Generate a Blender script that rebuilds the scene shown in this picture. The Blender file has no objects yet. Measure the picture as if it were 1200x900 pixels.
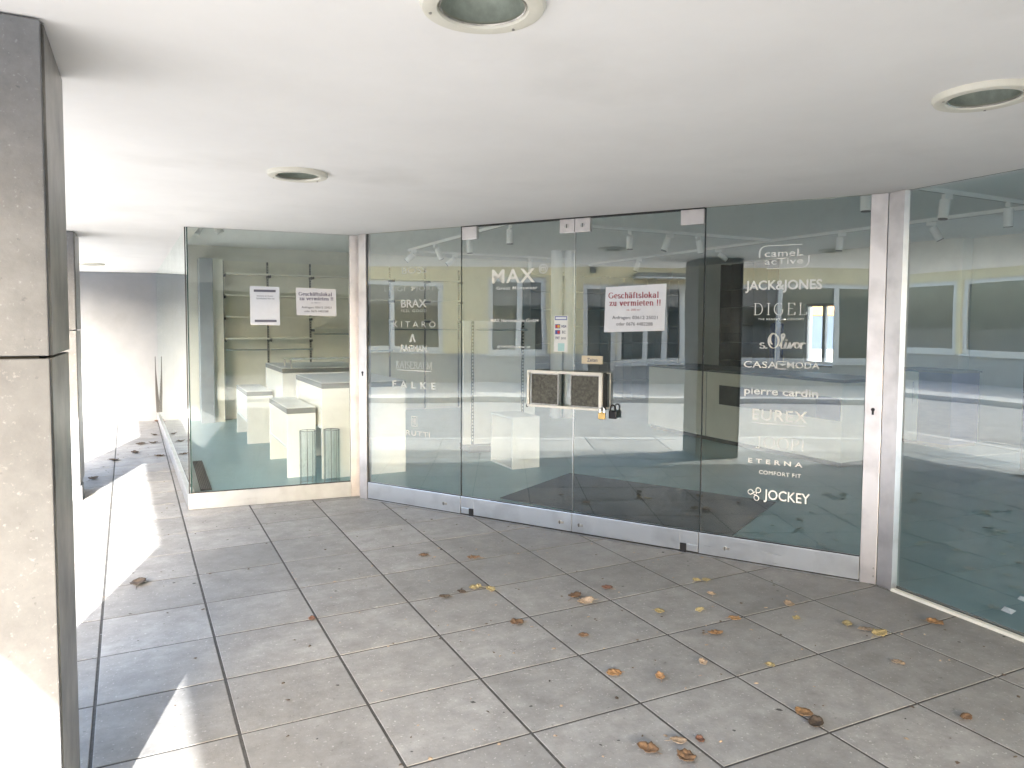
import bpy, bmesh, math, random
from math import sin, cos, tan, pi, radians, sqrt, hypot, atan2
from mathutils import Vector, Matrix
random.seed(7)
C = bpy.context.scene.collection
sc = bpy.context.scene

# ------------------------------------------------------------------ camera, sky, sun, exposure
YAW, PITCH, ROLL, H = 0.469247076, 0.0549482265, -0.0054051306, 1.6
cam = bpy.data.objects.new('camera', bpy.data.cameras.new('camera')); C.objects.link(cam)
F = Vector((sin(YAW)*cos(PITCH), cos(YAW)*cos(PITCH), -sin(PITCH)))
r0 = Vector((cos(YAW), -sin(YAW), 0)); d0 = F.cross(r0)
R_ = cos(ROLL)*r0+sin(ROLL)*d0; D_ = -sin(ROLL)*r0+cos(ROLL)*d0
cam.matrix_world = Matrix(((R_.x, -D_.x, -F.x, 0), (R_.y, -D_.y, -F.y, 0), (R_.z, -D_.z, -F.z, H), (0, 0, 0, 1)))
cam.data.sensor_width = 36; cam.data.lens = 850.38/1200*36
cam.data.shift_y = -(450-427.35)/1200
cam.data.clip_start = .05; cam.data.clip_end = 2000
sc.camera = cam

SUN_EL = radians(22.5); SUN_AZ = radians(16.8)              # light travels towards +Y, a little +X
w = bpy.data.worlds.new('World'); sc.world = w; w.use_nodes = True
nt = w.node_tree; sky = nt.nodes.new('ShaderNodeTexSky'); sky.sky_type = 'NISHITA'; sky.sun_disc = False
sky.sun_elevation = SUN_EL; sky.sun_rotation = pi+SUN_AZ; sky.air_density = 1.0; sky.dust_density = 3.0; sky.ozone_density = .6
bg = nt.nodes['Background']; nt.links.new(sky.outputs[0], bg.inputs[0]); bg.inputs[1].default_value = .15
sl = bpy.data.lights.new('sun', 'SUN'); sl.energy = 2.0; sl.angle = radians(.5); sl.color = (1, .965, .92)
so = bpy.data.objects.new('sun', sl); C.objects.link(so)
so.rotation_euler = Vector((sin(SUN_AZ)*cos(SUN_EL), cos(SUN_AZ)*cos(SUN_EL), -sin(SUN_EL))).to_track_quat('-Z', 'Y').to_euler()
so.location = (-6, -20, 12)
sc.view_settings.view_transform = 'Standard'; sc.view_settings.look = 'None'
sc.view_settings.gamma = 1; sc.view_settings.exposure = 3.8
sc.view_settings.use_white_balance = True; sc.view_settings.white_balance_temperature = 6250; sc.view_settings.white_balance_tint = 9
cy = sc.cycles
cy.use_denoising = True; cy.denoiser = 'OPENIMAGEDENOISE'; cy.denoising_input_passes = 'RGB_ALBEDO_NORMAL'; cy.denoising_prefilter = 'ACCURATE'
cy.use_guiding = True; cy.use_surface_guiding = True; cy.guiding_training_samples = 64; cy.max_bounces = 12; cy.diffuse_bounces = 6; cy.glossy_bounces = 5
cy.transmission_bounces = 8; cy.transparent_max_bounces = 24; cy.sample_clamp_indirect = 6; cy.blur_glossy = .5
cy.caustics_reflective = False; cy.caustics_refractive = False

# ------------------------------------------------------------------ materials
def mat(name, col, rough=.6, metal=0, spec=.5, var=0, scale=8, bump=0, bscale=120, rnd=0, stain=None, coat=0, detail=5):
    m = bpy.data.materials.new(name); m.use_nodes = True
    n = m.node_tree.nodes; l = m.node_tree.links; b = n['Principled BSDF']
    b.inputs['Roughness'].default_value = rough; b.inputs['Metallic'].default_value = metal
    b.inputs['Specular IOR Level'].default_value = spec; b.inputs['Coat Weight'].default_value = coat
    b.inputs['Base Color'].default_value = (*col, 1)
    if var or rnd or stain or bump:
        geo = n.new('ShaderNodeNewGeometry')
    last = None
    if var:
        t = n.new('ShaderNodeTexNoise'); t.inputs['Scale'].default_value = scale; t.inputs['Detail'].default_value = detail
        t.inputs['Roughness'].default_value = .65
        l.new(geo.outputs['Position'], t.inputs['Vector'])
        rp = n.new('ShaderNodeValToRGB')
        rp.color_ramp.elements[0].position = .3; rp.color_ramp.elements[1].position = .7
        rp.color_ramp.elements[0].color = (*[c*(1-var) for c in col], 1)
        rp.color_ramp.elements[1].color = (*[min(1, c*(1+var)) for c in col], 1)
        l.new(t.outputs['Fac'], rp.inputs['Fac']); last = rp.outputs['Color']
    if stain:                      # (colour, scale, threshold, strength)
        sc_, ss, th, st = stain
        t = n.new('ShaderNodeTexNoise'); t.inputs['Scale'].default_value = ss; t.inputs['Detail'].default_value = 7
        l.new(geo.outputs['Position'], t.inputs['Vector'])
        mr = n.new('ShaderNodeMapRange'); mr.inputs['From Min'].default_value = th; mr.inputs['From Max'].default_value = th+.14
        mr.inputs['To Max'].default_value = st; l.new(t.outputs['Fac'], mr.inputs['Value'])
        mx = n.new('ShaderNodeMixRGB'); mx.inputs['Color1'].default_value = (*col, 1); mx.inputs['Color2'].default_value = (*sc_, 1)
        if last: l.new(last, mx.inputs['Color1'])
        l.new(mr.outputs['Result'], mx.inputs['Fac']); last = mx.outputs['Color']
    if rnd:
        oi = n.new('ShaderNodeObjectInfo'); mr = n.new('ShaderNodeMapRange')
        mr.inputs['To Min'].default_value = 1-rnd; mr.inputs['To Max'].default_value = 1+rnd
        l.new(oi.outputs['Random'], mr.inputs['Value'])
        vm = n.new('ShaderNodeVectorMath'); vm.operation = 'SCALE'; vm.inputs[0].default_value = col
        if last: l.new(last, vm.inputs[0])
        l.new(mr.outputs['Result'], vm.inputs['Scale']); last = vm.outputs['Vector']
    if last: l.new(last, b.inputs['Base Color'])
    if bump:
        t = n.new('ShaderNodeTexNoise'); t.inputs['Scale'].default_value = bscale; t.inputs['Detail'].default_value = 4
        l.new(geo.outputs['Position'], t.inputs['Vector'])
        bp = n.new('ShaderNodeBump'); bp.inputs['Strength'].default_value = bump; bp.inputs['Distance'].default_value = .01
        l.new(t.outputs['Fac'], bp.inputs['Height']); l.new(bp.outputs['Normal'], b.inputs['Normal'])
    return m

def glass_mat(name, tint, k=2.4, add=.01):
    m = bpy.data.materials.new(name); m.use_nodes = True
    n = m.node_tree.nodes; l = m.node_tree.links; n.remove(n['Principled BSDF'])
    out = n['Material Output']
    tr = n.new('ShaderNodeBsdfTransparent'); tr.inputs[0].default_value = (*tint, 1)
    gl = n.new('ShaderNodeBsdfGlossy'); gl.inputs['Roughness'].default_value = 0.0
    gl.inputs['Color'].default_value = (.95, 1, .98, 1)
    fr = n.new('ShaderNodeFresnel'); fr.inputs['IOR'].default_value = 1.5
    geo = n.new('ShaderNodeNewGeometry')
    mu = n.new('ShaderNodeMath'); mu.operation = 'MULTIPLY_ADD'; mu.inputs[1].default_value = k; mu.inputs[2].default_value = add
    l.new(fr.outputs[0], mu.inputs[0])
    fb = n.new('ShaderNodeMath'); fb.operation = 'SUBTRACT'; fb.inputs[0].default_value = 1; fb.use_clamp = True
    l.new(geo.outputs['Backfacing'], fb.inputs[1])
    m2 = n.new('ShaderNodeMath'); m2.operation = 'MULTIPLY'; m2.use_clamp = True
    l.new(mu.outputs[0], m2.inputs[0]); l.new(fb.outputs[0], m2.inputs[1])
    mx = n.new('ShaderNodeMixShader')
    l.new(m2.outputs[0], mx.inputs[0]); l.new(tr.outputs[0], mx.inputs[1]); l.new(gl.outputs[0], mx.inputs[2])
    oi = n.new('ShaderNodeObjectInfo'); ad = n.new('ShaderNodeVectorMath'); ad.operation = 'MULTIPLY_ADD'
    ad.inputs[1].default_value = (1, 1, 1); l.new(geo.outputs['Position'], ad.inputs[0])
    rv = n.new('ShaderNodeVectorMath'); rv.operation = 'SCALE'; rv.inputs[0].default_value = (31, 17, 9); l.new(oi.outputs['Random'], rv.inputs['Scale'])
    l.new(rv.outputs[0], ad.inputs[2])
    t = n.new('ShaderNodeTexNoise'); t.inputs['Scale'].default_value = 1.1; t.inputs['Detail'].default_value = 1; l.new(ad.outputs[0], t.inputs['Vector'])
    bp = n.new('ShaderNodeBump'); bp.inputs['Strength'].default_value = .09; bp.inputs['Distance'].default_value = .02
    l.new(t.outputs['Fac'], bp.inputs['Height']); l.new(bp.outputs['Normal'], gl.inputs['Normal'])
    d = n.new('ShaderNodeTexNoise'); d.inputs['Scale'].default_value = 3.2; d.inputs['Detail'].default_value = 8; d.inputs['Roughness'].default_value = .7
    l.new(ad.outputs[0], d.inputs['Vector'])
    mr = n.new('ShaderNodeMapRange'); mr.inputs['From Min'].default_value = .48; mr.inputs['From Max'].default_value = .8; mr.inputs['To Max'].default_value = .09
    l.new(d.outputs['Fac'], mr.inputs['Value'])
    m3 = n.new('ShaderNodeMath'); m3.operation = 'MULTIPLY'; l.new(mr.outputs[0], m3.inputs[0]); l.new(fb.outputs[0], m3.inputs[1])
    df = n.new('ShaderNodeBsdfDiffuse'); df.inputs[0].default_value = (.6, .6, .58, 1)
    m4 = n.new('ShaderNodeMixShader'); l.new(m3.outputs[0], m4.inputs[0]); l.new(mx.outputs[0], m4.inputs[1]); l.new(df.outputs[0], m4.inputs[2])
    l.new(m4.outputs[0], out.inputs['Surface'])
    return m

def metal_mat(name, col, rough, vertical=True, grime=.25):
    """brushed anodised aluminium with faint grain and smudges"""
    m = mat(name, col, rough, 1)
    n = m.node_tree.nodes; l = m.node_tree.links; b = n['Principled BSDF']
    tc = n.new('ShaderNodeTexCoord'); mp = n.new('ShaderNodeMapping')
    mp.inputs['Scale'].default_value = (160, 160, 3) if vertical else (3, 160, 160)
    l.new(tc.outputs['Object'], mp.inputs['Vector'])
    t = n.new('ShaderNodeTexNoise'); t.inputs['Scale'].default_value = 1; t.inputs['Detail'].default_value = 3
    l.new(mp.outputs[0], t.inputs['Vector'])
    t2 = n.new('ShaderNodeTexNoise'); t2.inputs['Scale'].default_value = 5; t2.inputs['Detail'].default_value = 6
    l.new(tc.outputs['Object'], t2.inputs['Vector'])
    mr = n.new('ShaderNodeMapRange'); mr.inputs['To Min'].default_value = rough*.75; mr.inputs['To Max'].default_value = rough*1.35
    l.new(t.outputs['Fac'], mr.inputs['Value']); l.new(mr.outputs[0], b.inputs['Roughness'])
    rp = n.new('ShaderNodeValToRGB'); rp.color_ramp.elements[0].position = .3; rp.color_ramp.elements[1].position = .55
    rp.color_ramp.elements[0].color = (*[c*(1-grime) for c in col], 1); rp.color_ramp.elements[1].color = (*col, 1)
    l.new(t2.outputs['Fac'], rp.inputs['Fac']); l.new(rp.outputs[0], b.inputs['Base Color'])
    return m

def stone_mat(name, base, dark, light):
    """cast stone / ceramic slab: cloudy mottling, pale specks, dark pits"""
    m = mat(name, base, .62, 0, .4)
    n = m.node_tree.nodes; l = m.node_tree.links; b = n['Principled BSDF']
    geo = n.new('ShaderNodeNewGeometry'); oi = n.new('ShaderNodeObjectInfo')
    off = n.new('ShaderNodeVectorMath'); off.operation = 'SCALE'; off.inputs[0].default_value = (13, 7, 5)
    l.new(oi.outputs['Random'], off.inputs['Scale'])
    ad = n.new('ShaderNodeVectorMath'); l.new(geo.outputs['Position'], ad.inputs[0]); l.new(off.outputs[0], ad.inputs[1])
    def nz(s, d, r=.6, src=ad.outputs[0]):
        t = n.new('ShaderNodeTexNoise'); t.inputs['Scale'].default_value = s; t.inputs['Detail'].default_value = d
        t.inputs['Roughness'].default_value = r; l.new(src, t.inputs['Vector']); return t.outputs['Fac']
    def ramp(f, a, bb, c0, c1):
        rp = n.new('ShaderNodeValToRGB'); rp.color_ramp.elements[0].position = a; rp.color_ramp.elements[1].position = bb
        rp.color_ramp.elements[0].color = c0; rp.color_ramp.elements[1].color = c1; l.new(f, rp.inputs[0]); return rp.outputs[0]
    def mix(f, c1, c2):
        x = n.new('ShaderNodeMixRGB'); l.new(f, x.inputs[0])
        for i, c in ((1, c1), (2, c2)):
            if isinstance(c, tuple): x.inputs[i].default_value = c
            else: l.new(c, x.inputs[i])
        return x.outputs[0]
    c = ramp(nz(6.5, 9, .74), .32, .68, (*dark, 1), (*light, 1))
    streak = n.new('ShaderNodeMapping'); streak.inputs['Scale'].default_value = (2.2, 9, 1); l.new(ad.outputs[0], streak.inputs[0])
    c = mix(ramp(nz(1.6, 6, .6, streak.outputs[0]), .42, .75, (0, 0, 0, 1), (.55, .55, .55, 1)), c, (*[x*.78 for x in base], 1))
    c = mix(ramp(nz(70, 3), .62, .74, (0, 0, 0, 1), (.75, .75, .75, 1)), c, (*[min(1, x*1.6) for x in light], 1))
    c = mix(ramp(nz(38, 4), .66, .72, (0, 0, 0, 1), (.6, .6, .6, 1)), c, (*[x*.45 for x in dark], 1))
    c = mix(ramp(nz(.55, 5, .55, geo.outputs['Position']), .38, .66, (.0, .0, .0, 1), (.5, .5, .5, 1)), c, (*[x*.72 for x in dark], 1))
    sca = n.new('ShaderNodeMapRange'); sca.inputs['To Min'].default_value = .88; sca.inputs['To Max'].default_value = 1.1
    l.new(oi.outputs['Random'], sca.inputs['Value'])
    vm = n.new('ShaderNodeVectorMath'); vm.operation = 'SCALE'; l.new(c, vm.inputs[0]); l.new(sca.outputs[0], vm.inputs['Scale'])
    l.new(vm.outputs[0], b.inputs['Base Color'])
    bp = n.new('ShaderNodeBump'); bp.inputs['Strength'].default_value = .25; bp.inputs['Distance'].default_value = .004
    l.new(nz(60, 5), bp.inputs['Height']); l.new(bp.outputs[0], b.inputs['Normal'])
    return m

M = dict(
    tile=stone_mat('floor_tile_stone', (.31, .302, .29), (.215, .208, .199), (.385, .377, .362)),
    joint=mat('joint_mortar', (.06, .058, .054), .9, var=.3, scale=30),
    pave=stone_mat('pavement_stone', (.42, .405, .385), (.35, .34, .32), (.48, .465, .44)),
    kerb=mat('kerb_granite', (.46, .45, .43), .7, var=.2, scale=20),
    asphalt=mat('asphalt', (.26, .255, .245), .85, var=.25, scale=6, bump=.4, bscale=160),
    white_line=mat('road_paint', (.75, .75, .72), .7, var=.12, scale=12),
    ceil=mat('arcade_ceiling_paint', (.89, .88, .865), .85, var=.03, scale=1.6, bump=.08, bscale=26, stain=((.68, .67, .64), 1.1, .58, .3)),
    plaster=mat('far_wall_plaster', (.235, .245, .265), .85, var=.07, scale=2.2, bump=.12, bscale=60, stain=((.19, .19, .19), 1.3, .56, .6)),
    pillar=stone_mat('pillar_cladding', (.205, .21, .22), (.15, .154, .163), (.26, .266, .276)),
    pillar_edge=mat('pillar_edge_stone', (.20, .19, .17), .36, 0, .5, var=.6, scale=4),
    dark=mat('dark_joint', (.03, .03, .03), .8),
    seal=mat('black_rubber_seal', (.015, .015, .017), .5),
    alu=metal_mat('aluminium_post', (.76, .72, .715), .34),
    alu_rail=metal_mat('aluminium_rail', (.74, .755, .775), .30, False, .18),
    chrome=mat('chrome', (.75, .75, .74), .15, 1),
    steel=mat('worn_steel', (.45, .43, .40), .4, 1, var=.3, scale=40),
    glass=glass_mat('shopfront_glass', (.978, .987, .981), 4.4, .0),
    glass_left=glass_mat('window_glass', (.978, .987, .981), 1.6, .0),
    edge=mat('glass_edge', (.02, .05, .045), .2),
    clear=glass_mat('clear_acrylic', (.80, .85, .86), 2.0, .03),
    vinyl=mat('white_vinyl', (.86, .86, .82), .6),
    vinyl_shaded=mat('shaded_white_vinyl', (.52, .53, .50), .6),  # white vinyl on the first door panel, its shade put into the colour
    vinyl_cream=mat('cream_vinyl', (.84, .82, .74), .6),
    paper=mat('white_paper', (.82, .83, .86), .75, var=.04, scale=9),
    ink_red=mat('red_ink', (.38, .03, .06), .7),
    ink_blue=mat('blue_ink', (.06, .05, .16), .7),
    ink_grey=mat('grey_ink', (.16, .16, .2), .7),
    cream=mat('cream_plate', (.72, .62, .44), .5),
    ring=mat('ring_enamel', (.74, .72, .63), .45, var=.04, scale=20),
    reflector=mat('dull_reflector', (.62, .64, .60), .5, .1, var=.25, scale=14),
    lens=glass_mat('lamp_lens', (.80, .84, .82), 3, .05),
    inner_floor=mat('teal_linoleum', (.215, .345, .36), .34, 0, .5, var=.07, scale=1.6, stain=((.17, .26, .265), 3, .62, .6)),
    inner_wall=mat('shop_wall_paint', (.80, .79, .71), .8, var=.03, scale=2),
    inner_ceil=mat('shop_ceiling_paint', (.87, .88, .86), .85, var=.02, scale=1),
    cream_board=mat('cream_board', (.84, .82, .70), .5, var=.04, scale=3),
    white_board=mat('white_lacquer', (.80, .81, .78), .4, var=.02, scale=3),
    grey_edge=mat('grey_top_edge', (.16, .17, .165), .4),
    charcoal=mat('charcoal_laminate', (.055, .062, .058), .5, var=.2, scale=4),
    mat_dark=mat('coir_mat', (.035, .042, .043), .95, var=.3, scale=60, bump=.6, bscale=400, stain=((.02, .022, .022), 4, .6, .8)),
    slot=mat('slotted_upright', (.08, .085, .08), .4, .6),
    column=mat('column_lacquer', (.90, .90, .90), .35),
    spot=mat('spot_housing', (.88, .88, .85), .45),
    navy=mat('navy_laminate', (.02, .03, .09), .4),
    bluegrey=mat('bluegrey_paint', (.36, .39, .41), .6, var=.08, scale=3),
    grille=mat('floor_grille', (.09, .08, .06), .5, .5),
    leather=mat('embossed_plate', (.10, .095, .075), .45, .35, var=.5, scale=45, bump=1, bscale=70),
    ivory=mat('ivory_frame', (.80, .77, .68), .4),
    brass=mat('brass', (.62, .42, .16), .35, .9, var=.2, scale=60),
    black=mat('black_iron', (.02, .02, .022), .45, .4),
    ochre=mat('ochre_render', (.57, .48, .29), .85, var=.08, scale=2, bump=.2, bscale=90),
    plinth=mat('grey_plinth', (.27, .265, .255), .8, var=.1, scale=3),
    win_frame=mat('window_frame_white', (.50, .48, .45), .45),
    pane_dark=mat('window_glass_dark', (.02, .027, .028), .03, 0, .9),
    curtain=mat('pale_blind', (.55, .58, .57), .8),
    render_white=mat('white_render', (.70, .69, .66), .85, var=.06, scale=1.5),
    roof=mat('roof_tiles', (.22, .09, .06), .8, var=.3, scale=9),
    orange=mat('orange_awning', (.45, .22, .06), .7),
    paleblue=mat('pale_blue_panel', (.27, .30, .33), .5),
    leaf_b=mat('leaf_brown', (.22, .13, .07), .7, var=.45, scale=90, rnd=.25),
    leaf_o=mat('leaf_orange', (.32, .18, .08), .65, var=.4, scale=90, rnd=.2),
    leaf_y=mat('leaf_yellow', (.44, .35, .17), .65, var=.35, scale=90, rnd=.2),
    leaf_t=mat('leaf_tan', (.42, .31, .21), .7, var=.35, scale=90, rnd=.2),
    leaf_d=mat('leaf_dark', (.09, .065, .045), .8, var=.4, scale=90, rnd=.25),
    leaf_r=mat('leaf_red', (.17, .085, .055), .7, var=.4, scale=90, rnd=.2),
    added_hedge=mat('hedge_leaf', (.05, .085, .03), .6, var=.5, scale=3), hedge_dark=mat('hedge_stems', (.03, .03, .02), .9),
    grass=mat('yard_ground', (.30, .29, .26), .9, var=.2, scale=2),
    card_blue=mat('sticker_blue', (.05, .08, .30), .5), card_red=mat('sticker_red', (.55, .04, .03), .5),
    card_yellow=mat('sticker_yellow', (.75, .40, .05), .5), card_teal=mat('sticker_teal', (.45, .68, .66), .5),
    cloth=mat('blue_cloth', (.03, .05, .16), .85, var=.3, scale=12),
)

# ------------------------------------------------------------------ mesh helpers
class MB:
    def __init__(s): s.v = []; s.f = []; s.mi = []
    def add(s, vs, fs, mi=0):
        o = len(s.v); s.v += [tuple(v) for v in vs]; s.f += [tuple(i+o for i in f) for f in fs]; s.mi += [mi]*len(fs)
    def box(s, x0, y0, z0, x1, y1, z1, mi=0, rz=0, piv=None):
        vs = [(x, y, z) for z in (z0, z1) for y in (y0, y1) for x in (x0, x1)]
        if rz:
            px, py = piv or ((x0+x1)/2, (y0+y1)/2); c, s_ = cos(rz), sin(rz)
            vs = [(px+(x-px)*c-(y-py)*s_, py+(x-px)*s_+(y-py)*c, z) for x, y, z in vs]
        s.add(vs, [(0, 2, 3, 1), (4, 5, 7, 6), (0, 1, 5, 4), (1, 3, 7, 5), (3, 2, 6, 7), (2, 0, 4, 6)], mi); return s
    def prism(s, pts, z0, z1, mi=0):
        n = len(pts)
        a = sum(pts[i][0]*pts[(i+1) % n][1]-pts[(i+1) % n][0]*pts[i][1] for i in range(n))
        if a < 0: pts = pts[::-1]
        s.add([(x, y, z0) for x, y in pts]+[(x, y, z1) for x, y in pts],
              [tuple(range(n))[::-1], tuple(range(n, 2*n))]+[(i, (i+1) % n, n+(i+1) % n, n+i) for i in range(n)], mi); return s
    def tube(s, p, q, r, n=12, r2=None, cap=True, mi=0):
        p, q = Vector(p), Vector(q); d = (q-p).normalized(); r2 = r if r2 is None else r2
        a = d.orthogonal().normalized(); b = d.cross(a)
        vs = [p+(a*cos(2*pi*i/n)+b*sin(2*pi*i/n))*r for i in range(n)]+[q+(a*cos(2*pi*i/n)+b*sin(2*pi*i/n))*r2 for i in range(n)]
        fs = [(i, (i+1) % n, n+(i+1) % n, n+i) for i in range(n)]
        if cap: fs += [tuple(range(n))[::-1], tuple(range(n, 2*n))]
        s.add(vs, fs, mi); return s
    def lathe(s, prof, n=40, c=(0, 0), mi=0):
        k = len(prof)
        vs = [(c[0]+r*cos(2*pi*i/n), c[1]+r*sin(2*pi*i/n), z) for i in range(n) for r, z in prof]
        s.add(vs, [(i*k+j, ((i+1) % n)*k+j, ((i+1) % n)*k+j+1, i*k+j+1) for i in range(n) for j in range(k-1)], mi); return s
    def mesh(s, name, mats):
        m = bpy.data.meshes.new(name); m.from_pydata(s.v, [], s.f)
        for x in (mats if isinstance(mats, (list, tuple)) else [mats]): m.materials.append(M[x] if isinstance(x, str) else x)
        m.polygons.foreach_set('material_index', s.mi); m.update(); return m
    def obj(s, name, mats, parent=None, bevel=0, smooth=False):
        o = bpy.data.objects.new(name, s.mesh(name, mats)); C.objects.link(o)
        if parent: o.parent = parent
        if bevel:
            b = o.modifiers.new('bevel', 'BEVEL'); b.width = bevel; b.segments = 2; b.limit_method = 'ANGLE'
        if smooth:
            for p in o.data.polygons: p.use_smooth = True
            o.data.set_sharp_from_angle(angle=radians(40))
        return o
def B(*a, **k): return MB().box(*a, **k)
def tag(o, label, cat, group=None):
    o['label'] = label; o['category'] = cat
    if group: o['group'] = group
    return o
def thing(name, label, cat, loc=(0, 0, 0), rz=0, group=None):
    o = bpy.data.objects.new(name, None); C.objects.link(o); o.location = loc; o.rotation_euler = (0, 0, rz)
    o.empty_display_size = .1
    return tag(o, label, cat, group)
def struct(o): o['kind'] = 'structure'; return o
def stuff(o): o['kind'] = 'stuff'; return o
def inst(name, mesh, parent=None, loc=(0, 0, 0), rz=0):
    o = bpy.data.objects.new(name, mesh); C.objects.link(o); o.location = loc; o.rotation_euler = (0, 0, rz)
    if parent: o.parent = parent
    return o

# ------------------------------------------------------------------ lettering
def text_mesh(body, bold=0, space=1, shear=0):
    cu = bpy.data.curves.new('lettering', 'FONT'); cu.body = body; cu.offset = bold; cu.space_character = space; cu.shear = shear
    cu.resolution_u = 3
    o = bpy.data.objects.new('lettering_tmp', cu); C.objects.link(o)
    dg = bpy.context.evaluated_depsgraph_get(); dg.update()
    me = bpy.data.meshes.new_from_object(o.evaluated_get(dg))
    bpy.data.objects.remove(o); bpy.data.curves.remove(cu)
    return [tuple(v.co) for v in me.vertices], [tuple(p.vertices) for p in me.polygons]
def arc(cx, cy_, rx, ry, a0, a1, n=14):
    return [(cx+rx*cos(radians(a0+(a1-a0)*i/n)), cy_+ry*sin(radians(a0+(a1-a0)*i/n))) for i in range(n+1)]
XH = .46
def roman():
    """a small serifed alphabet: strokes (thick where they run upright) and serifs (x, y, half width)"""
    G = {}
    def g(ch, adv, st, sf=()): G[ch] = (adv, st, sf)
    g('D', .74, [[(.14, 0), (.14, .68)], [(.14, .67), (.34, .67)]+arc(.34, .34, .3, .33, 90, -90)+[(.14, .01)]], [(.14, 0, .1), (.14, .68, .1)])
    g('I', .36, [[(.18, 0), (.18, .68)]], [(.18, 0, .11), (.18, .68, .11)])
    g('G', .76, [arc(.38, .34, .31, .34, 48, 318)+[(.62, .12)], [(.62, .08), (.62, .30)]], [(.62, .31, .1)])
    g('E', .64, [[(.15, 0), (.15, .68)], [(.15, .67), (.54, .67), (.55, .56)], [(.15, .36), (.44, .36)], [(.15, .01), (.56, .01), (.58, .14)]], [(.15, 0, .1), (.15, .68, .1), ])
    g('L', .62, [[(.15, 0), (.15, .68)], [(.15, .01), (.54, .01), (.56, .15)]], [(.15, 0, .1), (.15, .68, .1)])
    g('A', .72, [[(.06, 0), (.36, .68)], [(.36, .68), (.64, 0)], [(.18, .22), (.54, .22)]], [(.06, 0, .07), (.64, 0, .09)])
    g('K', .70, [[(.15, 0), (.15, .68)], [(.16, .28), (.55, .68)], [(.28, .38), (.6, 0)]], [(.15, 0, .09), (.15, .68, .09), (.6, 0, .08)])
    g('S', .56, [arc(.28, .50, .18, .17, 30, 250)+arc(.28, .17, .19, .17, 80, -160)], [])
    g('R', .68, [[(.15, 0), (.15, .68)], [(.15, .67)]+arc(.32, .51, .2, .16, 90, -90)+[(.15, .35)], [(.36, .35), (.6, 0)]], [(.15, 0, .09), (.15, .68, .09)])
    g('M', .88, [[(.14, 0), (.14, .68)], [(.14, .68), (.44, .05)], [(.44, .05), (.74, .68)], [(.74, .68), (.74, 0)]], [(.14, 0, .08), (.74, 0, .08)])
    g('B', .64, [[(.15, 0), (.15, .68)], [(.15, .67)]+arc(.32, .52, .18, .15, 90, -90)+[(.15, .37)], [(.15, .37)]+arc(.34, .19, .2, .18, 90, -90)+[(.15, .01)]], [(.15, 0, .08), (.15, .68, .08)])
    g('O', .78, [arc(.39, .34, .32, .34, 0, 360, 24)])
    g('J', .44, [[(.28, .68), (.28, .12)]+arc(.16, .10, .12, .12, 0, -140)], [(.28, .68, .1)])
    g('P', .6, [[(.15, 0), (.15, .68)], [(.15, .67)]+arc(.32, .50, .2, .17, 90, -90)+[(.15, .33)]], [(.15, 0, .09), (.15, .68, .09)])
    g('e', .46, [[(.07, .25), (.40, .25)]+arc(.235, .24, .165, .23, 5, 300)])
    g('s', .40, [arc(.2, .34, .12, .12, 30, 250)+arc(.2, .11, .13, .12, 80, -160)])
    g('c', .44, [arc(.24, .23, .17, .23, 50, 310)])
    g('h', .54, [[(.13, 0), (.13, .70)], [(.13, .34)]+arc(.27, .32, .14, .14, 150, 0)+[(.41, 0)]], [(.13, 0, .09), (.41, 0, .08), (.10, .7, .06)])
    g('ä', .50, [arc(.22, .34, .14, .12, 150, 0)+[(.36, 0)], arc(.20, .13, .13, .13, 60, 330), [(.14, .58), (.14, .66)], [(.30, .58), (.30, .66)]], [(.39, 0, .06)])
    g('a', .50, [arc(.22, .34, .14, .12, 150, 0)+[(.36, 0)], arc(.20, .13, .13, .13, 60, 330)], [(.39, 0, .06)])
    g('f', .34, [[(.14, 0), (.14, .58)]+arc(.25, .58, .11, .12, 180, 50), [(.04, .45), (.28, .45)]], [(.14, 0, .09)])
    g('t', .32, [[(.13, .60), (.13, .1)]+arc(.22, .1, .09, .1, 180, 300), [(.04, .45), (.26, .45)]])
    g('l', .28, [[(.14, 0), (.14, .70)]], [(.14, 0, .09), (.11, .7, .06)])
    g('o', .50, [arc(.25, .23, .18, .23, 0, 360, 20)])
    g('k', .54, [[(.13, 0), (.13, .70)], [(.14, .2), (.40, .45)], [(.24, .28), (.44, 0)]], [(.13, 0, .09), (.44, 0, .08), (.10, .7, .06), (.4, .45, .07)])
    g('z', .44, [[(.07, .36), (.08, .45), (.37, .45)], [(.37, .45), (.06, .01)], [(.06, .01), (.37, .01), (.39, .11)]])
    g('u', .54, [[(.13, .46), (.13, .14)]+arc(.25, .14, .12, .14, 180, 330), [(.40, .46), (.40, 0)]], [(.10, .46, .06), (.37, .46, .06), (.43, 0, .06)])
    g('v', .50, [[(.08, .46), (.25, .01)], [(.25, .01), (.42, .46)]], [(.08, .46, .08), (.42, .46, .07)])
    g('r', .40, [[(.13, 0), (.13, .46)], [(.13, .32)]+arc(.26, .32, .13, .13, 160, 40)], [(.13, 0, .09), (.10, .46, .06)])
    g('m', .80, [[(.13, 0), (.13, .46)], [(.13, .32)]+arc(.26, .32, .13, .13, 150, 0)+[(.39, 0)], [(.39, .32)]+arc(.53, .32, .13, .13, 150, 0)+[(.66, 0)]], [(.13, 0, .08), (.39, 0, .07), (.66, 0, .08), (.1, .46, .06)])
    g('n', .54, [[(.13, 0), (.13, .46)], [(.13, .32)]+arc(.27, .32, .14, .13, 150, 0)+[(.41, 0)]], [(.13, 0, .08), (.41, 0, .08), (.1, .46, .06)])
    g('i', .28, [[(.14, 0), (.14, .46)], [(.14, .58), (.14, .66)]], [(.14, 0, .09), (.11, .46, .06)])
    g('!', .28, [[(.14, .2), (.14, .68)], [(.14, 0), (.14, .08)]])
    g(' ', .28, [])
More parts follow.
